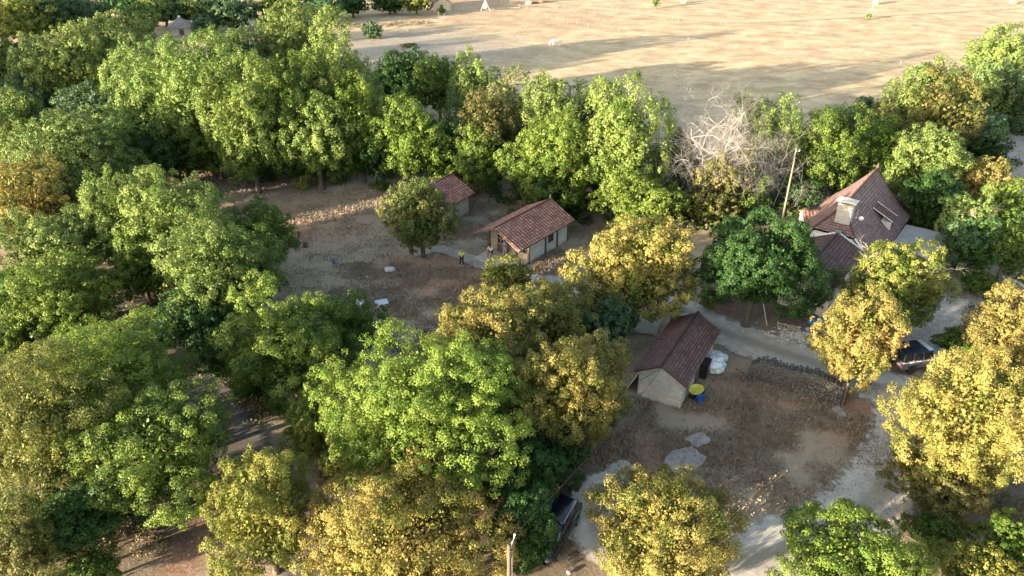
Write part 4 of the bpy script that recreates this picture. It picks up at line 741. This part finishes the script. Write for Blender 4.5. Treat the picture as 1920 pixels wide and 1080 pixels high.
# ------------------------------------------------------------------ yard things
rng = random.Random(77)
def thing1(mb, name, m, px, py, rz, label, cat, group=None, z=0.0, smooth=False, bevel=0):
    p = P(px, py, z); o = mb.build(name, m, smooth=smooth, bevel=bevel); o.location = (p.x, p.y, z); o.rotation_euler = (0, 0, rz); return tag(o, label, cat, group)
def sack_mb(seed, a=.42, b=.3, h=.26):
    rr = random.Random(seed); mb = MB(); nu, nv = 14, 9
    for i in range(nv + 1):
        th = math.pi * i / nv
        for j in range(nu):
            ph = 2 * math.pi * j / nu; c, s_ = math.cos(ph), math.sin(ph); k = 1 + .07 * math.sin(3 * ph + seed) + rr.uniform(-.04, .04); se = lambda v, e: math.copysign(abs(v) ** e, v)
            mb.v.append((a * math.sin(th) ** .7 * se(c, .7) * k, b * math.sin(th) ** .7 * se(s_, .7) * k, h * se(math.cos(th), .8) * (1 + rr.uniform(-.06, .06)) + h))
    for i in range(nv):
        for j in range(nu): mb.face((i * nu + j, (i + 1) * nu + j, (i + 1) * nu + (j + 1) % nu, i * nu + (j + 1) % nu))
    mb.tube([(a * .9, 0, h * 1.05), (a * 1.12, .02, h * 1.2), (a * 1.3, 0, h * 1.35)], [.09, .035, .08], 8); return mb
sm = [sack_mb(k) for k in range(4)]; smesh = [q.build('sack', SACK, smooth=True) for q in sm]
spots = [(1333, 676, 0), (1345, 671, 0), (1354, 676, 0), (1330, 686, 0), (1342, 684, 0), (1352, 688, 0), (1336, 697, 0), (1346, 699, 0), (1338, 680, .46), (1348, 681, .46), (1343, 690, .46), (1350, 672, .42), (1336, 690, .44), (1340, 669, 0)]
for i, (a, b_, z) in enumerate(spots):
    o = smesh[i] if i < 4 else smesh[i % 4].copy()
    if i >= 4: C.objects.link(o)
    p = P(a, b_, z); o.location = (p.x, p.y, z); o.rotation_euler = (rng.uniform(-.25, .25), rng.uniform(-.2, .2), rng.uniform(0, 6.3)); k = rng.uniform(.85, 1.1); o.scale = (k, k, k)
    tag(o, 'white plastic sack lying in the heap along the barn wall', 'sack', 'white sacks heaped beside the barn')
kp = P(1317, 703); cab_ = empty('metal_cabinet', (kp.x, kp.y, 0), R_(62)); tag(cab_, 'black metal cabinet standing against the barn between the door and the sacks', 'cabinet')
MB().box(-.5, .5, -.4, .4, .05, 1.25).build('body', BLACK, cab_, bevel=.02); MB().box(-.54, .54, -.44, .44, 1.25, 1.31).build('top', BLACK, cab_, bevel=.01); MB().box(-.46, .46, -.43, -.402, .12, 1.2).build('door', TIMBER, cab_)
for x in (-.4, .4): MB().box(x - .04, x + .04, -.34, -.26, -.02, .05).build('foot', BLACK, cab_)
MB().tube([(.36, -.5, .6), (.36, -.5, .8)], .018, 6).build('handle', METAL, cab_)
bm_ = MB(); bm_.tube([(0, 0, 0), (0, 0, .06), (0, 0, .42), (0, 0, .5), (0, 0, .84), (0, 0, .88)], [.27, .29, .29, .3, .29, .27], 18)
bar = thing1(bm_, 'barrel', BLUE, 1311, 752, 0, 'blue plastic barrel at the barn corner under the yellow tub', 'barrel', smooth=True); r1 = MB(); r1.tube([(0, 0, .86), (0, 0, .92)], [.3, .3], 18); r1.build('lid', BLACK, bar)
bn = empty('bin', P(1298, 746)); tag(bn, 'dark bin beside the blue barrel at the barn corner', 'bin'); bb_ = MB(); bb_.tube([(0, 0, 0), (0, 0, .75)], [.25, .31], 4); bb_.build('body', BLACK, bn); MB().tube([(0, 0, .75), (0, 0, .8)], [.35, .33], 4).build('lid', BLACK, bn)
tb = MB(); nn = 22; prf = [(0, .05), (.5, .05), (.6, .28), (.66, .28), (.68, .24), (.56, 0), (0, 0)]
for q in range(nn):
    for rad_, z in prf: a = 2 * math.pi * q / nn; tb.v.append((rad_ * math.cos(a) * 1.05, rad_ * math.sin(a) * .85, z))
for q in range(nn):
    for k in range(len(prf) - 1): a = q * 7 + k; b_ = ((q + 1) % nn) * 7 + k; tb.face((a, b_, b_ + 1, a + 1))
thing1(tb, 'tub', YELLOW, 1305, 733, .4, 'round yellow tub resting on the barrel and bin at the barn corner', 'tub', z=.92, smooth=True)
bpy.data.objects['tub'].scale = (.82, .82, .82); bpy.data.objects['tub'].rotation_euler = (.12, -.1, .4)
o = MB().box(-.55, .55, -.03, .03, 0, .95).build('board', SHEET, loc=local(barn, .07, .72, 0) + Vector((0, 0, -.03))); o.rotation_euler = (R_(-14), 0, R_(60 - 90)); tag(o, 'grey board leaning against the barn gable wall', 'board')
o = MB().box(-1.3, 1.3, -.035, .035, 0, 1.95).build('sheet', CONC, loc=local(barn, 1.75, 2.55, 0) + Vector((0, 0, -.03))); o.rotation_euler = (R_(-26), 0, R_(60 + 180)); tag(o, 'large pale sheet propped along the hidden long side of the barn', 'sheet')
# pallet, bench, tarp, poles
pl = empty('pallet', P(1478, 618), R_(-27)); tag(pl, 'slatted grey wooden pallet tipped up beyond the gravel track', 'pallet')
tilt = Matrix.Rotation(R_(38), 4, 'X')
for z in (.15, .95): MB().box(-.9, .9, -.05, .03, z - .05, z + .05, tilt).build('rail', PALEWOOD, pl)
for k in range(7): x = -.84 + k * .28; MB().box(x - .04, x + .04, -.09, -.053, -.03, 1.35 - .1 * (k % 2), tilt).build('slat', PALEWOOD, pl)
be = empty('bench', P(1497, 600), R_(-20)); tag(be, 'dark empty bench frame behind the pallet', 'bench')
for x in (-1.4, -.45, .5, 1.4): MB().tube([(x, 0, 0), (x, 0, .75)], .035, 6).build('leg', BLACK, be)
MB().tube([(-1.45, 0, .75), (1.45, 0, .75)], .04, 6).build('rail', BLACK, be); MB().box(-1.45, 1.45, -.35, -.03, .38, .43).build('seat', TIMBER, be)
for x in (-1.4, 1.4): MB().tube([(x, -.33, 0), (x, -.33, .38)], .03, 6).build('leg', BLACK, be)
tp = sack_mb(9, .75, .5, .22); thing1(tp, 'tarpaulin', BLUETARP, 1527, 606, .3, 'crumpled blue tarpaulin half under the round golden oak', 'tarpaulin', smooth=True)
for i, (x0, y0, dx, h, l_) in enumerate([(1404, 590, -.5, 2.6, 'pole leaning in the trunk fork of the dark green oak, shortest'), (1411, 586, -.9, 3.2, 'pole leaning against the dark green oak behind the shortest one'), (1438, 610, -.8, 2.9, 'thin pale pole standing alone before the dark green oak'), (1398, 588, .3, 3.0, 'tallest grey pole leaning at the dark green oak')]):
    o = MB().tube([(0, 0, 0), (dx * .5, .25, h * .5), (dx, .55, h)], [.06, .05, .035], 6).build('pole', BARK if i != 2 else PALEWOOD, loc=P(x0, y0)); tag(o, l_, 'pole')
# stones
def rock_mb(seed, r, flat=.6):
    rr = random.Random(seed); mb = MB(); mb.ell((0, 0, r[2] * .5), r, 9, 6, .16, rr); return mb
for i, (x, y, rx, l_) in enumerate([(731, 508, .55, 'grey rock lying in the clearing between the round tree and the table'), (688, 520, .16, 'small white stone in the clearing near the grey rock'), (1288, 862, 0, ''), (1515, 628, .35, 'pale block on the rubble beside the round golden oak'), (765, 58, .3, 'white stone out in the dry field beside the lone bush'), (1066, 1074, .14, 'white stone on the ground in front of the black car'), (1392, 622, .2, 'small pale stone on the verge near the leaning poles'), (837, 470, .22, 'pale stone at the start of the footpath')]):
    if rx: thing1(rock_mb(i, (rx, rx * .7, rx * .5)), 'rock', STONE, x, y, i, l_, 'rock', smooth=True)
def slab(px, py, rx, ry, rz, seed, label):
    rr = random.Random(seed); n_ = 18; mb = MB(); ring = []
    for q in range(n_): a = 2 * math.pi * q / n_; k = rr.uniform(.82, 1.1) / max(abs(math.cos(a)), abs(math.sin(a))) ** .7; ring.append((rx * math.cos(a) * k, ry * math.sin(a) * k))
    mb.v = [(x, y, 0) for x, y in ring] + [(x * .97, y * .97, .1) for x, y in ring]
    for q in range(n_): mb.face((q, (q + 1) % n_, n_ + (q + 1) % n_, n_ + q))
    mb.face([n_ + q for q in range(n_)]); return thing1(mb, 'concrete_slab', noise_mat('worn_concrete', (.16, .145, .13), (.36, .33, .3), 2.2, .95, .5), px, py, rz, label, 'slab')
slab(1309, 826, .8, .62, .5, 1, 'smaller pale broken slab lying in the yard'); slab(1282, 864, 1.35, 1.0, .75, 2, 'larger pale broken slab lying in the yard below the smaller one')
o = slab(1574, 773, .35, .62, .25, 5, 'small grey metal offcut on the soil by the end of the firewood stack'); o.name = 'offcut'; o['category'] = 'offcut'
def scatter(name, label, m, areas, n, smin, smax, seed):
    rr = random.Random(seed); mb = MB()
    for k in range(n):
        px, py, sx, sy = areas[rr.randrange(len(areas))]; c = P(px, py); x = rr.gauss(c.x, sx); y = rr.gauss(c.y, sy); s = rr.uniform(smin, smax) ; s = s * s / smax + smin * .4; i = len(mb.v)
        a0 = rr.uniform(0, 6.3); e = rr.uniform(.6, 1.5)
        for q in range(5): a = a0 + q * 1.2566; mb.v.append((x + math.cos(a) * s * e, y + math.sin(a) * s / e, 0.0))
        mb.v.append((x + rr.uniform(-.3, .3) * s, y + rr.uniform(-.3, .3) * s, s * rr.uniform(.4, .9)))
        for q in range(5): mb.face((i + q, i + (q + 1) % 5, i + 5))
    return tag(mb.build(name, m), label, name, kind='stuff')
scatter('rubble', 'grey broken stones tipped in a heap by the pallet', STONE, [(1510, 628, 1.5, .8), (1535, 640, 1.2, .9), (1480, 630, 1.2, .5), (1905, 530, 3, .6), (1770, 500, 1.2, .5)], 520, .06, .3, 3)
scatter('pebbles', 'pale limestone pebbles strewn over the ground', noise_mat('dusty_stone', (.2, .18, .16), (.4, .37, .33), 5), [(1300, 850, 9, 7), (700, 480, 12, 12), (640, 345, 5, 2.5), (430, 720, 1.6, 5), (470, 770, 1.5, 3), (920, 395, 1.8, 2.5), (1350, 768, 1.6, .25), (1650, 833, 1.6, .3), (1400, 660, 10, 6), (1085, 520, .9, .4), (340, 980, 2.5, 5), (1780, 620, 7, 9), (690, 337, 2.4, 1.0)], 700, .025, .075, 4)
def straw(name, label, areas, n, seed, c1, c2):
    r = np.random.RandomState(seed); V = []; 
    for px, py, sx, sy in areas:
        c = P(px, py); m = n // len(areas); x = c.x + r.uniform(-1, 1, m) * sx; y = c.y + r.uniform(-1, 1, m) * sy; keep = vnoise(x, y, 1.8, 9) + r.uniform(-.3, .3, m) > .45; x, y = x[keep], y[keep]; m = len(x)
        a = r.uniform(0, 6.3, m); s = r.uniform(.03, .08, m); h = r.uniform(.04, .2, m); lx = r.uniform(-.12, .12, m); ly = r.uniform(-.12, .12, m)
        V.append(np.stack([np.stack([x - np.cos(a) * s, y - np.sin(a) * s, 0 * x - .03], -1), np.stack([x + np.cos(a) * s, y + np.sin(a) * s, 0 * x - .03], -1), np.stack([x + lx, y + ly, h], -1)], 1))
    V = np.concatenate(V); N = len(V); me = bpy.data.meshes.new(name); me.vertices.add(3 * N); me.vertices.foreach_set('co', V.ravel()); me.loops.add(3 * N); me.loops.foreach_set('vertex_index', np.arange(3 * N, dtype=np.int32)); me.polygons.add(N); me.polygons.foreach_set('loop_start', np.arange(N, dtype=np.int32) * 3); me.update()
    me.materials.append(noise_mat(name + '_blades', c1, c2, 1.2, .9, 0)); o = bpy.data.objects.new(name, me); C.objects.link(o); return tag(o, label, 'grass', kind='stuff')
straw('short_grass', 'dry brown grass tufts over the yard and clearing', [(1350, 850, 11, 6), (1450, 780, 9, 5), (640, 480, 17, 13), (800, 560, 9, 7), (480, 370, 22, 9), (1090, 470, 5, 6), (900, 400, 6, 7)], 240000, 12, (.2, .15, .108), (.36, .285, .2))

# clearing furniture
tbp = empty('table', P(717, 580), R_(20)); tag(tbp, 'folding table with a pale grey top standing in the clearing', 'table')
MB().box(-.55, .55, -.45, .45, .72, .755).build('tabletop', TABLE, tbp, bevel=.008)
for s in (-1, 1): MB().tube([(-.45, s * .32, .02), (.4, s * .32, .715)], .022, 6).build('leg', METAL, tbp); MB().tube([(.45, s * .28, .02), (-.4, s * .28, .715)], .022, 6).build('leg', METAL, tbp)
for x in (-.45, .45): MB().box(x - .03, x + .03, -.36, .36, 0, .045).build('foot', PALEWOOD, tbp)
def garden_chair(px, py, rz, m, label):
    o = empty('garden_chair', P(px, py), rz); tag(o, label, 'chair'); MB().box(-.24, .24, -.22, .24, .4, .43).build('seat', m, o, bevel=.01); MB().box(-.24, .24, .22, .25, .45, .88).build('backrest', m, o, bevel=.01)
    for x in (-.22, .22):
        for y in (-.2, .22): MB().tube([(x * 1.1, y * 1.15, 0), (x, y, .4)], .022, 6).build('leg', m, o)
        MB().tube([(x * 1.15, .22, .62), (x * 1.15, -.2, .62), (x * 1.15, -.22, .42)], .02, 6).build('armrest', m, o)
    return o
garden_chair(676, 577, 1.1, WHITE, 'white plastic garden chair near the folding table'); garden_chair(631, 501, 2.4, noise_mat('blue_grey_cloth', (.1, .12, .18), (.16, .19, .27), 5), 'blue grey camping chair alone in the clearing')
st = MB(); st.tube([(0, 0, 0), (0, 0, .25), (.02, 0, .5)], [.3, .22, .2], 9); thing1(st, 'stump', BARK, 573, 462, 0, 'dark tree stump in the upper part of the clearing', 'stump')
lg = MB(); lg.tube([(-2.2, 0, .5), (-1, .1, .42), (0, 0, .35), (1.2, -.1, .4), (1.6, .2, .6)], [.05, .08, .1, .12, .05], 7); lg.tube([(-1, .1, .42), (-1.8, .5, .8)], [.06, .03], 5); thing1(lg, 'fallen_branch', DEADBARK, 765, 452, -.1, 'bleached fallen branch lying under the dark round tree', 'branch')
rb = MB(); branchy(rb, random.Random(3), Vector((0, 0, .1)), Vector((.8, -.5, .15)).normalized(), 1.8, .05, 2); thing1(rb, 'fallen_branch', BARK, 1545, 685, 0, 'dark broken branch lying on the gravel track near the golden oak', 'branch')

# ------------------------------------------------------------------ poles and wires
def wire(a, b, sag, label, r=.014):
    a, b = Vector(a), Vector(b); pts = [a.lerp(b, t / 16) - Vector((0, 0, sag * 4 * (t / 16) * (1 - t / 16))) for t in range(17)]; o = MB().tube([p - a for p in pts], r, 5).build('cable', WIRE, loc=a); return tag(o, label, 'cable')
pb = P(1465, 422); up = empty('utility_pole', pb); tag(up, 'tall pale utility pole at the edge of the wood beside the house', 'utility pole')
MB().tube([(0, 0, -.2), (0, 0, 4), (0, 0, 8.7)], [.12, .1, .075], 10).build('pole', noise_mat('grey_pole_wood', (.13, .115, .085), (.21, .185, .14), 7, .9, .3, stretch=(1, 1, .1)), up, smooth=True); MB().tube([(-.03, -.1, 8.3), (.28, -.1, 8.35)], .03, 6).build('bracket', METAL, up); MB().ell((.3, -.1, 8.42), (.06, .06, .09), 8, 6).build('insulator', WHITE, up, smooth=True)
n2 = Vector((-.13, 22.3, 0)); u2 = empty('utility_pole', n2); tag(u2, 'weathered wooden pole rising at the bottom edge before the ochre oak', 'utility pole')
MB().tube([(0, 0, -.2), (0, 0, 4), (0, 0, 7.45)], [.13, .105, .085], 12).build('pole', noise_mat('old_pole_wood', (.07, .048, .034), (.15, .105, .075), 7, .9, .4, stretch=(1, 1, .1)), u2, smooth=True)
MB().tube([(.12, -.02, 0), (.13, -.02, 7.1)], .022, 7).build('conduit', METAL, u2); MB().tube([(.05, 0, 7.25), (.14, .1, 7.5), (.24, .22, 7.75)], [.035, .03, .03], 7).build('bracket', METAL, u2)
MB().ell((.25, .24, 7.82), (.05, .05, .07), 8, 6).build('insulator', WHITE, u2, smooth=True); MB().box(.03, .13, -.1, .02, 6.75, 7.2).build('junction_box', BLACK, u2, bevel=.01)
wire(n2 + Vector((.25, .24, 7.85)), local(barn, .1, 0, 3.0), .5, 'black cable strung from the wooden pole to the barn gable')
wire(local(barn, .15, .05, 2.95), local(barn, .15, 1.5, 1.3), 0, 'black cable running down the barn gable wall')
wire(pb + Vector((.3, -.1, 8.45)), P(1700, 320, 5.5), .35, 'thin cable from the tall utility pole over the house thicket', .02)
wire(pb + Vector((.0, -.1, 8.2)), P(1450, 385, 2.5), .1, 'stay wire running down from the tall utility pole', .02)
# far field things
FENCEW = noise_mat('fence_wood', (.2, .17, .13), (.32, .28, .22), 4)
def fence(label, pts, name='post_fence', h=1.25):
    b0 = P(*pts[0]); o = empty(name, b0); tag(o, label, 'fence'); q = [P(*p) - b0 for p in pts]
    for k, v in enumerate(q): MB().tube([v, v + Vector((.04 * ((k % 3) - 1), 0, h))], .05, 6).build('post', FENCEW, o)
    for hh in (.6, 1.1):
        m = MB(); 
        for a, b_ in zip(q[:-1], q[1:]): m.tube([a + Vector((0, 0, hh * h / 1.25)), b_ + Vector((0, 0, hh * h / 1.25))], .008, 4)
        m.build('wire', FENCEW, o)
    return o
fence('pale post fence slanting across the reddish paddock in the field', [(925, 2), (941, 8), (957, 11), (974, 16), (988, 21), (1007, 25), (1024, 33), (1045, 38), (1064, 44), (1081, 45), (1103, 52)])
fence('thin fence posts strung across the middle of the dry field', [(1103, 52), (1161, 64), (1214, 66), (1290, 78), (1380, 92), (1480, 84), (1611, 100), (1688, 122)], h=1.0)
fence('short pale fence in the strawy strip below the brick shed', [(600, 62), (679, 54), (760, 50), (800, 46), (822, 32), (833, 36)], h=1.4)
fence('line of thin posts at the top of the field', [(1158, 22), (1195, 30), (1260, 38), (1272, 42), (1352, 46)], h=1.3)
sw = empty('swing_frame', P(910, 21)); tag(sw, 'pale pole tripod with a white cloth hanging seat, beside the brick shed', 'swing')
for x, y in ((-1.3, 0), (1.4, -.2), (.1, 1.5)): MB().tube([(x, y, 0), (x * -.04, y * -.04, 3.0)], .06, 7).build('leg', PALEWOOD, sw)
cn = MB(); cn.tube([(0, .1, .7), (0, .1, .85), (0, .1, 1.6), (0, .1, 2.6)], [.5, .6, .42, .04], 12); cn.build('hanging_seat', WHITE, sw, smooth=True)
MB().tube([(.1, 1.4, .2), (10, 5, .25)], .1, 6).build('ground_beam', PALEWOOD, sw)
def bale(px, py, rz, label):
    p = P(px, py); m = MB(); m.tube([(0, -.6, .6), (0, -.57, .6), (0, .57, .6), (0, .6, .6)], [.56, .61, .61, .56], 24); o = m.build('hay_bale', STRAWB, smooth=False); o.location = (p.x, p.y, 0); o.rotation_euler = (0, 0, rz); s = 1.25; o.scale = (s, s, s); tag(o, label, 'hay bale')
bale(1642, 8, .9, 'round hay bale in the golden field beside the thin far pole'); bale(1899, 7, .4, 'round hay bale in the golden field at the top right corner'); bale(1281, 6, .2, 'round hay bale at the top edge by the tiny field tree')
tag(MB().tube([(0, 0, 0), (.05, 0, 6.2)], [.08, .05], 6).build('thin_pole', PALEWOOD, loc=P(1632, 31)), 'thin pale pole standing far out in the golden field', 'pole')
for i, (x, y, w_, l_) in enumerate([(990, 8, 1.3, 'cream trough block in the far paddock beyond the fence'), (1003, 6, 2.2, 'long dark topped trough in the far paddock'), (1025, 3, 3.0, 'low grey feed rail at the top edge of the paddock')]):
    o = empty('trough', P(x, y), .1); tag(o, l_, 'trough'); t = MB(); t.box(-w_ / 2, w_ / 2, -.4, .4, 0, .1); t.box(-w_ / 2, w_ / 2, -.4, -.32, .1, .8); t.box(-w_ / 2, w_ / 2, .32, .4, .1, .8); t.box(-w_ / 2, -w_ / 2 + .08, -.32, .32, .1, .8); t.box(w_ / 2 - .08, w_ / 2, -.32, .32, .1, .8); t.build('basin', PALEWOOD if i < 1 else TIMBER, o)
fence('short dark jump rail in the far paddock', [(1036, 14), (1043, 14), (1057, 13)], name='jump_rail', h=.9)

# ------------------------------------------------------------------ people and the horse
def skin(name, m, pts, edges, parent=None, sub=2, loc=None):
    """pts: {key: (x, y, z, radius)}; the first key is the root"""
    ks = list(pts); me = bpy.data.meshes.new(name); me.from_pydata([pts[k][:3] for k in ks], [(ks.index(a), ks.index(b)) for a, b in edges], []); me.materials.append(m)
    o = bpy.data.objects.new(name, me); C.objects.link(o); md = o.modifiers.new('skin', 'SKIN'); md.use_smooth_shade = True
    for i, k in enumerate(ks): v = me.skin_vertices[0].data[i]; rr = pts[k][3]; v.radius = rr if isinstance(rr, tuple) else (rr, rr); v.use_root = i == 0
    sb = o.modifiers.new('sub', 'SUBSURF'); sb.levels = sub; sb.render_levels = sub
    if parent: o.parent = parent
    return o
def chain(*ks): return list(zip(ks[:-1], ks[1:]))
def person(px, py, rz, label, pose, shirt, trousers, hair, shorts=False, z=0.0):
    """figure faces -y; pose gives hip, knees, ankles, shoulders, elbows, hands"""
    p = P(px, py, z); o = empty('person', (p.x, p.y, z), rz); tag(o, label, 'person'); J = pose; E_ = []
    pts = dict(pelvis=(*J['hip'], .13), waist=(*J['waist'], .12), chest=(*J['chest'], (.17, .12)), neck=(*J['neck'], .055), head0=(*J['head0'], .085), head1=(*J['head'], .1), crownp=(*J['headtop'], .07))
    E_ += chain('pelvis', 'waist', 'chest', 'neck', 'head0', 'head1', 'crownp')
    for s in ('l', 'r'):
        for k, rd in (('sh', .065), ('el', .043), ('wr', .03), ('hd', .035), ('hp', .09), ('kn', .06), ('an', .04), ('to', .035)): pts[s + k] = (*J[s + k], rd)
        E_ += chain('chest', s + 'sh', s + 'el', s + 'wr', s + 'hd') + chain('pelvis', s + 'hp', s + 'kn', s + 'an', s + 'to')
        h = Vector(J[s + 'hd']); d = (h - Vector(J[s + 'wr'])).normalized(); side = d.cross(Vector((0, 0, 1))).normalized() if abs(d.z) < .9 else Vector((1, 0, 0))
        for q in range(4):
            off = side * (-.03 + .02 * q); a = h + d * .03 + off; b = h + d * (.07 + .012 * (1.5 - abs(q - 1.5))) + off - Vector((0, 0, .008)); pts[s + 'f%d' % q] = (*a, .01); pts[s + 'g%d' % q] = (*b, .008); E_ += [(s + 'hd', s + 'f%d' % q), (s + 'f%d' % q, s + 'g%d' % q)]
        a = h + side * .045; b = h + side * .06 + d * .035; pts[s + 't0'] = (*a, .012); pts[s + 't1'] = (*b, .009); E_ += [(s + 'hd', s + 't0'), (s + 't0', s + 't1')]
    body = skin('body', SKIN, pts, E_, o); g = 1.22
    def grow(ks, f=g, cut=None): return {k: (*pts[k][:3], tuple(x * f for x in pts[k][3]) if isinstance(pts[k][3], tuple) else pts[k][3] * f) for k in ks}
    t = grow(['chest', 'waist', 'pelvis', 'lsh', 'rsh'], 1.2)
    for s in ('l', 'r'): a, b = Vector(J[s + 'sh']), Vector(J[s + 'el']); m_ = a.lerp(b, .75); t[s + 'sl'] = (*m_, .068)
    skin('shirt', shirt, t, chain('chest', 'waist', 'pelvis') + [('chest', 'lsh'), ('chest', 'rsh'), ('lsh', 'lsl'), ('rsh', 'rsl')], o)
    t = grow(['pelvis', 'lhp', 'rhp', 'lkn', 'rkn'], 1.25)
    if not shorts: t.update(grow(['lan', 'ran'], 1.5))
    skin('trousers', trousers, t, [('pelvis', 'lhp'), ('pelvis', 'rhp'), ('lhp', 'lkn'), ('rhp', 'rkn')] + ([] if shorts else [('lkn', 'lan'), ('rkn', 'ran')]), o)
    for s in ('l', 'r'):
        a, b = Vector(J[s + 'an']), Vector(J[s + 'to']); skin('shoe', BLACK if shorts else WHITE, dict(a=(*(a + Vector((0, .03, -.03))), .05), b=(*b, .045)), [('a', 'b')], o)
    h = Vector(J['head']); hm = MB(); hm.ell(tuple(h + Vector((0, .03, .05))), (.105, .115, .105), 14, 8); hm.build('hair', hair, body, smooth=True)
    MB().ell(tuple(h + Vector((0, -.105, -.02))), (.014, .02, .026), 7, 5).build('nose', SKIN, body, smooth=True)
    for s in (-1, 1): MB().ell(tuple(h + Vector((s * .035, -.092, .012))), (.012, .01, .01), 6, 4).build('eye', BLACK, body, smooth=True); MB().ell(tuple(h + Vector((s * .1, 0, -.01))), (.015, .025, .035), 6, 5).build('ear', SKIN, body, smooth=True)
    return o
stand = dict(hip=(0, 0, .95), waist=(0, .01, 1.1), chest=(0, .02, 1.33), neck=(0, .01, 1.49), head0=(0, -.01, 1.58), head=(0, -.02, 1.66), headtop=(0, -.01, 1.73), lsh=(.19, .02, 1.42), rsh=(-.19, .02, 1.42),
    lhp=(.1, 0, .88), rhp=(-.1, 0, .88), lkn=(.13, -.02, .5), rkn=(-.12, .0, .5), lan=(.15, .03, .09), ran=(-.14, .03, .09), lto=(.17, -.14, .04), rto=(-.16, -.14, .04))
phone = dict(stand, lel=(.27, -.08, 1.14), rel=(-.27, -.08, 1.14), lwr=(.1, -.28, 1.2), rwr=(-.1, -.28, 1.2), lhd=(.06, -.33, 1.22), rhd=(-.06, -.33, 1.22), head=(0, -.05, 1.65), head0=(0, -.02, 1.57), headtop=(0, -.06, 1.72))
a1 = person(866, 498, R_(4), 'person in a yellow shirt and black trousers standing on the soil by the footpath', phone, cloth('yellow_cloth', (.62, .7, .08)), cloth('black_cloth', (.02, .02, .025)), SKIN)
o = MB().box(-.09, .09, -.41, -.33, 1.2, 1.24).build('remote_control', BLACK, loc=a1.location); o.rotation_euler = a1.rotation_euler; tag(o, 'dark remote control held in both hands by the person in yellow', 'controller')
side = dict(stand, lel=(.26, .03, 1.13), rel=(-.26, -.02, 1.13), lwr=(.27, -.05, .9), rwr=(-.18, -.2, 1.0), lhd=(.27, -.07, .83), rhd=(-.12, -.26, 1.03))
q = local(cab, 1.35, .25, 0)
def at(o_, v): o_.location = v; return o_
at(person(922, 470, R_(-30), 'person in a blue shirt standing on the cabin terrace by the door', side, cloth('blue_cloth', (.16, .24, .48)), cloth('pale_grey_cloth', (.34, .34, .36)), cloth('dark_hair', (.03, .02, .015)), z=.17), local(cab, 1.75, .1, .17))
sit = dict(hip=(0, 0, .5), waist=(0, -.03, .66), chest=(0, -.12, .9), neck=(0, -.17, 1.06), head0=(0, -.22, 1.13), head=(0, -.25, 1.2), headtop=(0, -.26, 1.27), lsh=(.19, -.12, .98), rsh=(-.19, -.12, .98), lel=(.26, -.28, .75), rel=(-.26, -.28, .75), lwr=(.1, -.45, .62), rwr=(-.1, -.45, .62), lhd=(.05, -.5, .6), rhd=(-.05, -.5, .6),
    lhp=(.1, -.05, .5), rhp=(-.1, -.05, .5), lkn=(.17, -.45, .52), rkn=(-.17, -.45, .52), lan=(.15, -.48, .1), ran=(-.15, -.45, .1), lto=(.16, -.63, .05), rto=(-.16, -.6, .05))
sp_ = local(cab, 1.0, 1.25, .17); at(person(912, 468, R_(-25), 'person in a white shirt and shorts sitting on a stool on the cabin terrace', sit, cloth('white_cloth', (.75, .76, .78)), cloth('dark_red_cloth', (.1, .05, .045)), cloth('black_hair', (.015, .012, .01)), shorts=True, z=.17), sp_)
stl = empty('stool', sp_, R_(-25)); tag(stl, 'small wooden stool under the seated person on the terrace', 'stool'); MB().box(-.18, .18, -.16, .16, .36, .4).build('seat', TIMBER, stl)
for x in (-.14, .14):
    for y in (-.12, .12): MB().tube([(x * 1.2, y * 1.2, 0), (x, y, .36)], .018, 6).build('leg', TIMBER, stl)
hp_ = P(1043, 86); hs = empty('horse', hp_, R_(-8)); tag(hs, 'white horse grazing in the dry field beyond the wood', 'horse')
pts = dict(rump=(.75, 0, 1.22, .3), back=(.1, 0, 1.18, .31), chest=(-.55, 0, 1.15, .3), neck0=(-.85, 0, 1.2, .2), neck1=(-1.2, 0, .85, .13), poll=(-1.45, 0, .5, .11), muz=(-1.62, 0, .14, .065), dock=(.98, 0, 1.28, .08), tl=(1.1, 0, .9, .06), te=(1.08, 0, .55, .03))
ed = chain('back', 'rump', 'dock', 'tl', 'te') + chain('back', 'chest', 'neck0', 'neck1', 'poll', 'muz')
for s, y, dx in (('l', .17, .05), ('r', -.17, -.12)):
    pts[s + 'fe'] = (-.6 + dx, y, .85, .11); pts[s + 'fk'] = (-.62 + dx, y, .47, .06); pts[s + 'ff'] = (-.6 + dx, y, .12, .05); pts[s + 'fh'] = (-.64 + dx, y, .03, .06)
    pts[s + 'st'] = (.62 + dx, y, .85, .16); pts[s + 'hk'] = (.82 + dx, y, .5, .065); pts[s + 'hf'] = (.74 + dx, y, .12, .05); pts[s + 'hh'] = (.7 + dx, y, .03, .06); ed += chain('chest', s + 'fe', s + 'fk', s + 'ff', s + 'fh') + chain('rump', s + 'st', s + 'hk', s + 'hf', s + 'hh')
ks = ['back'] + [k for k in pts if k != 'back']; hb = skin('body', HORSE, {k: pts[k] for k in ks}, ed, hs); mn = MB(); mn.tube([(-.8, 0, 1.42), (-1.15, 0, 1.08), (-1.4, 0, .68)], [.05, .06, .04], 6); mn.build('mane', HORSE, hb, smooth=True)
for s in (-1, 1): MB().ell((-1.4, s * .07, .66), (.03, .03, .08), 6, 5).build('ear', HORSE, hb, smooth=True)
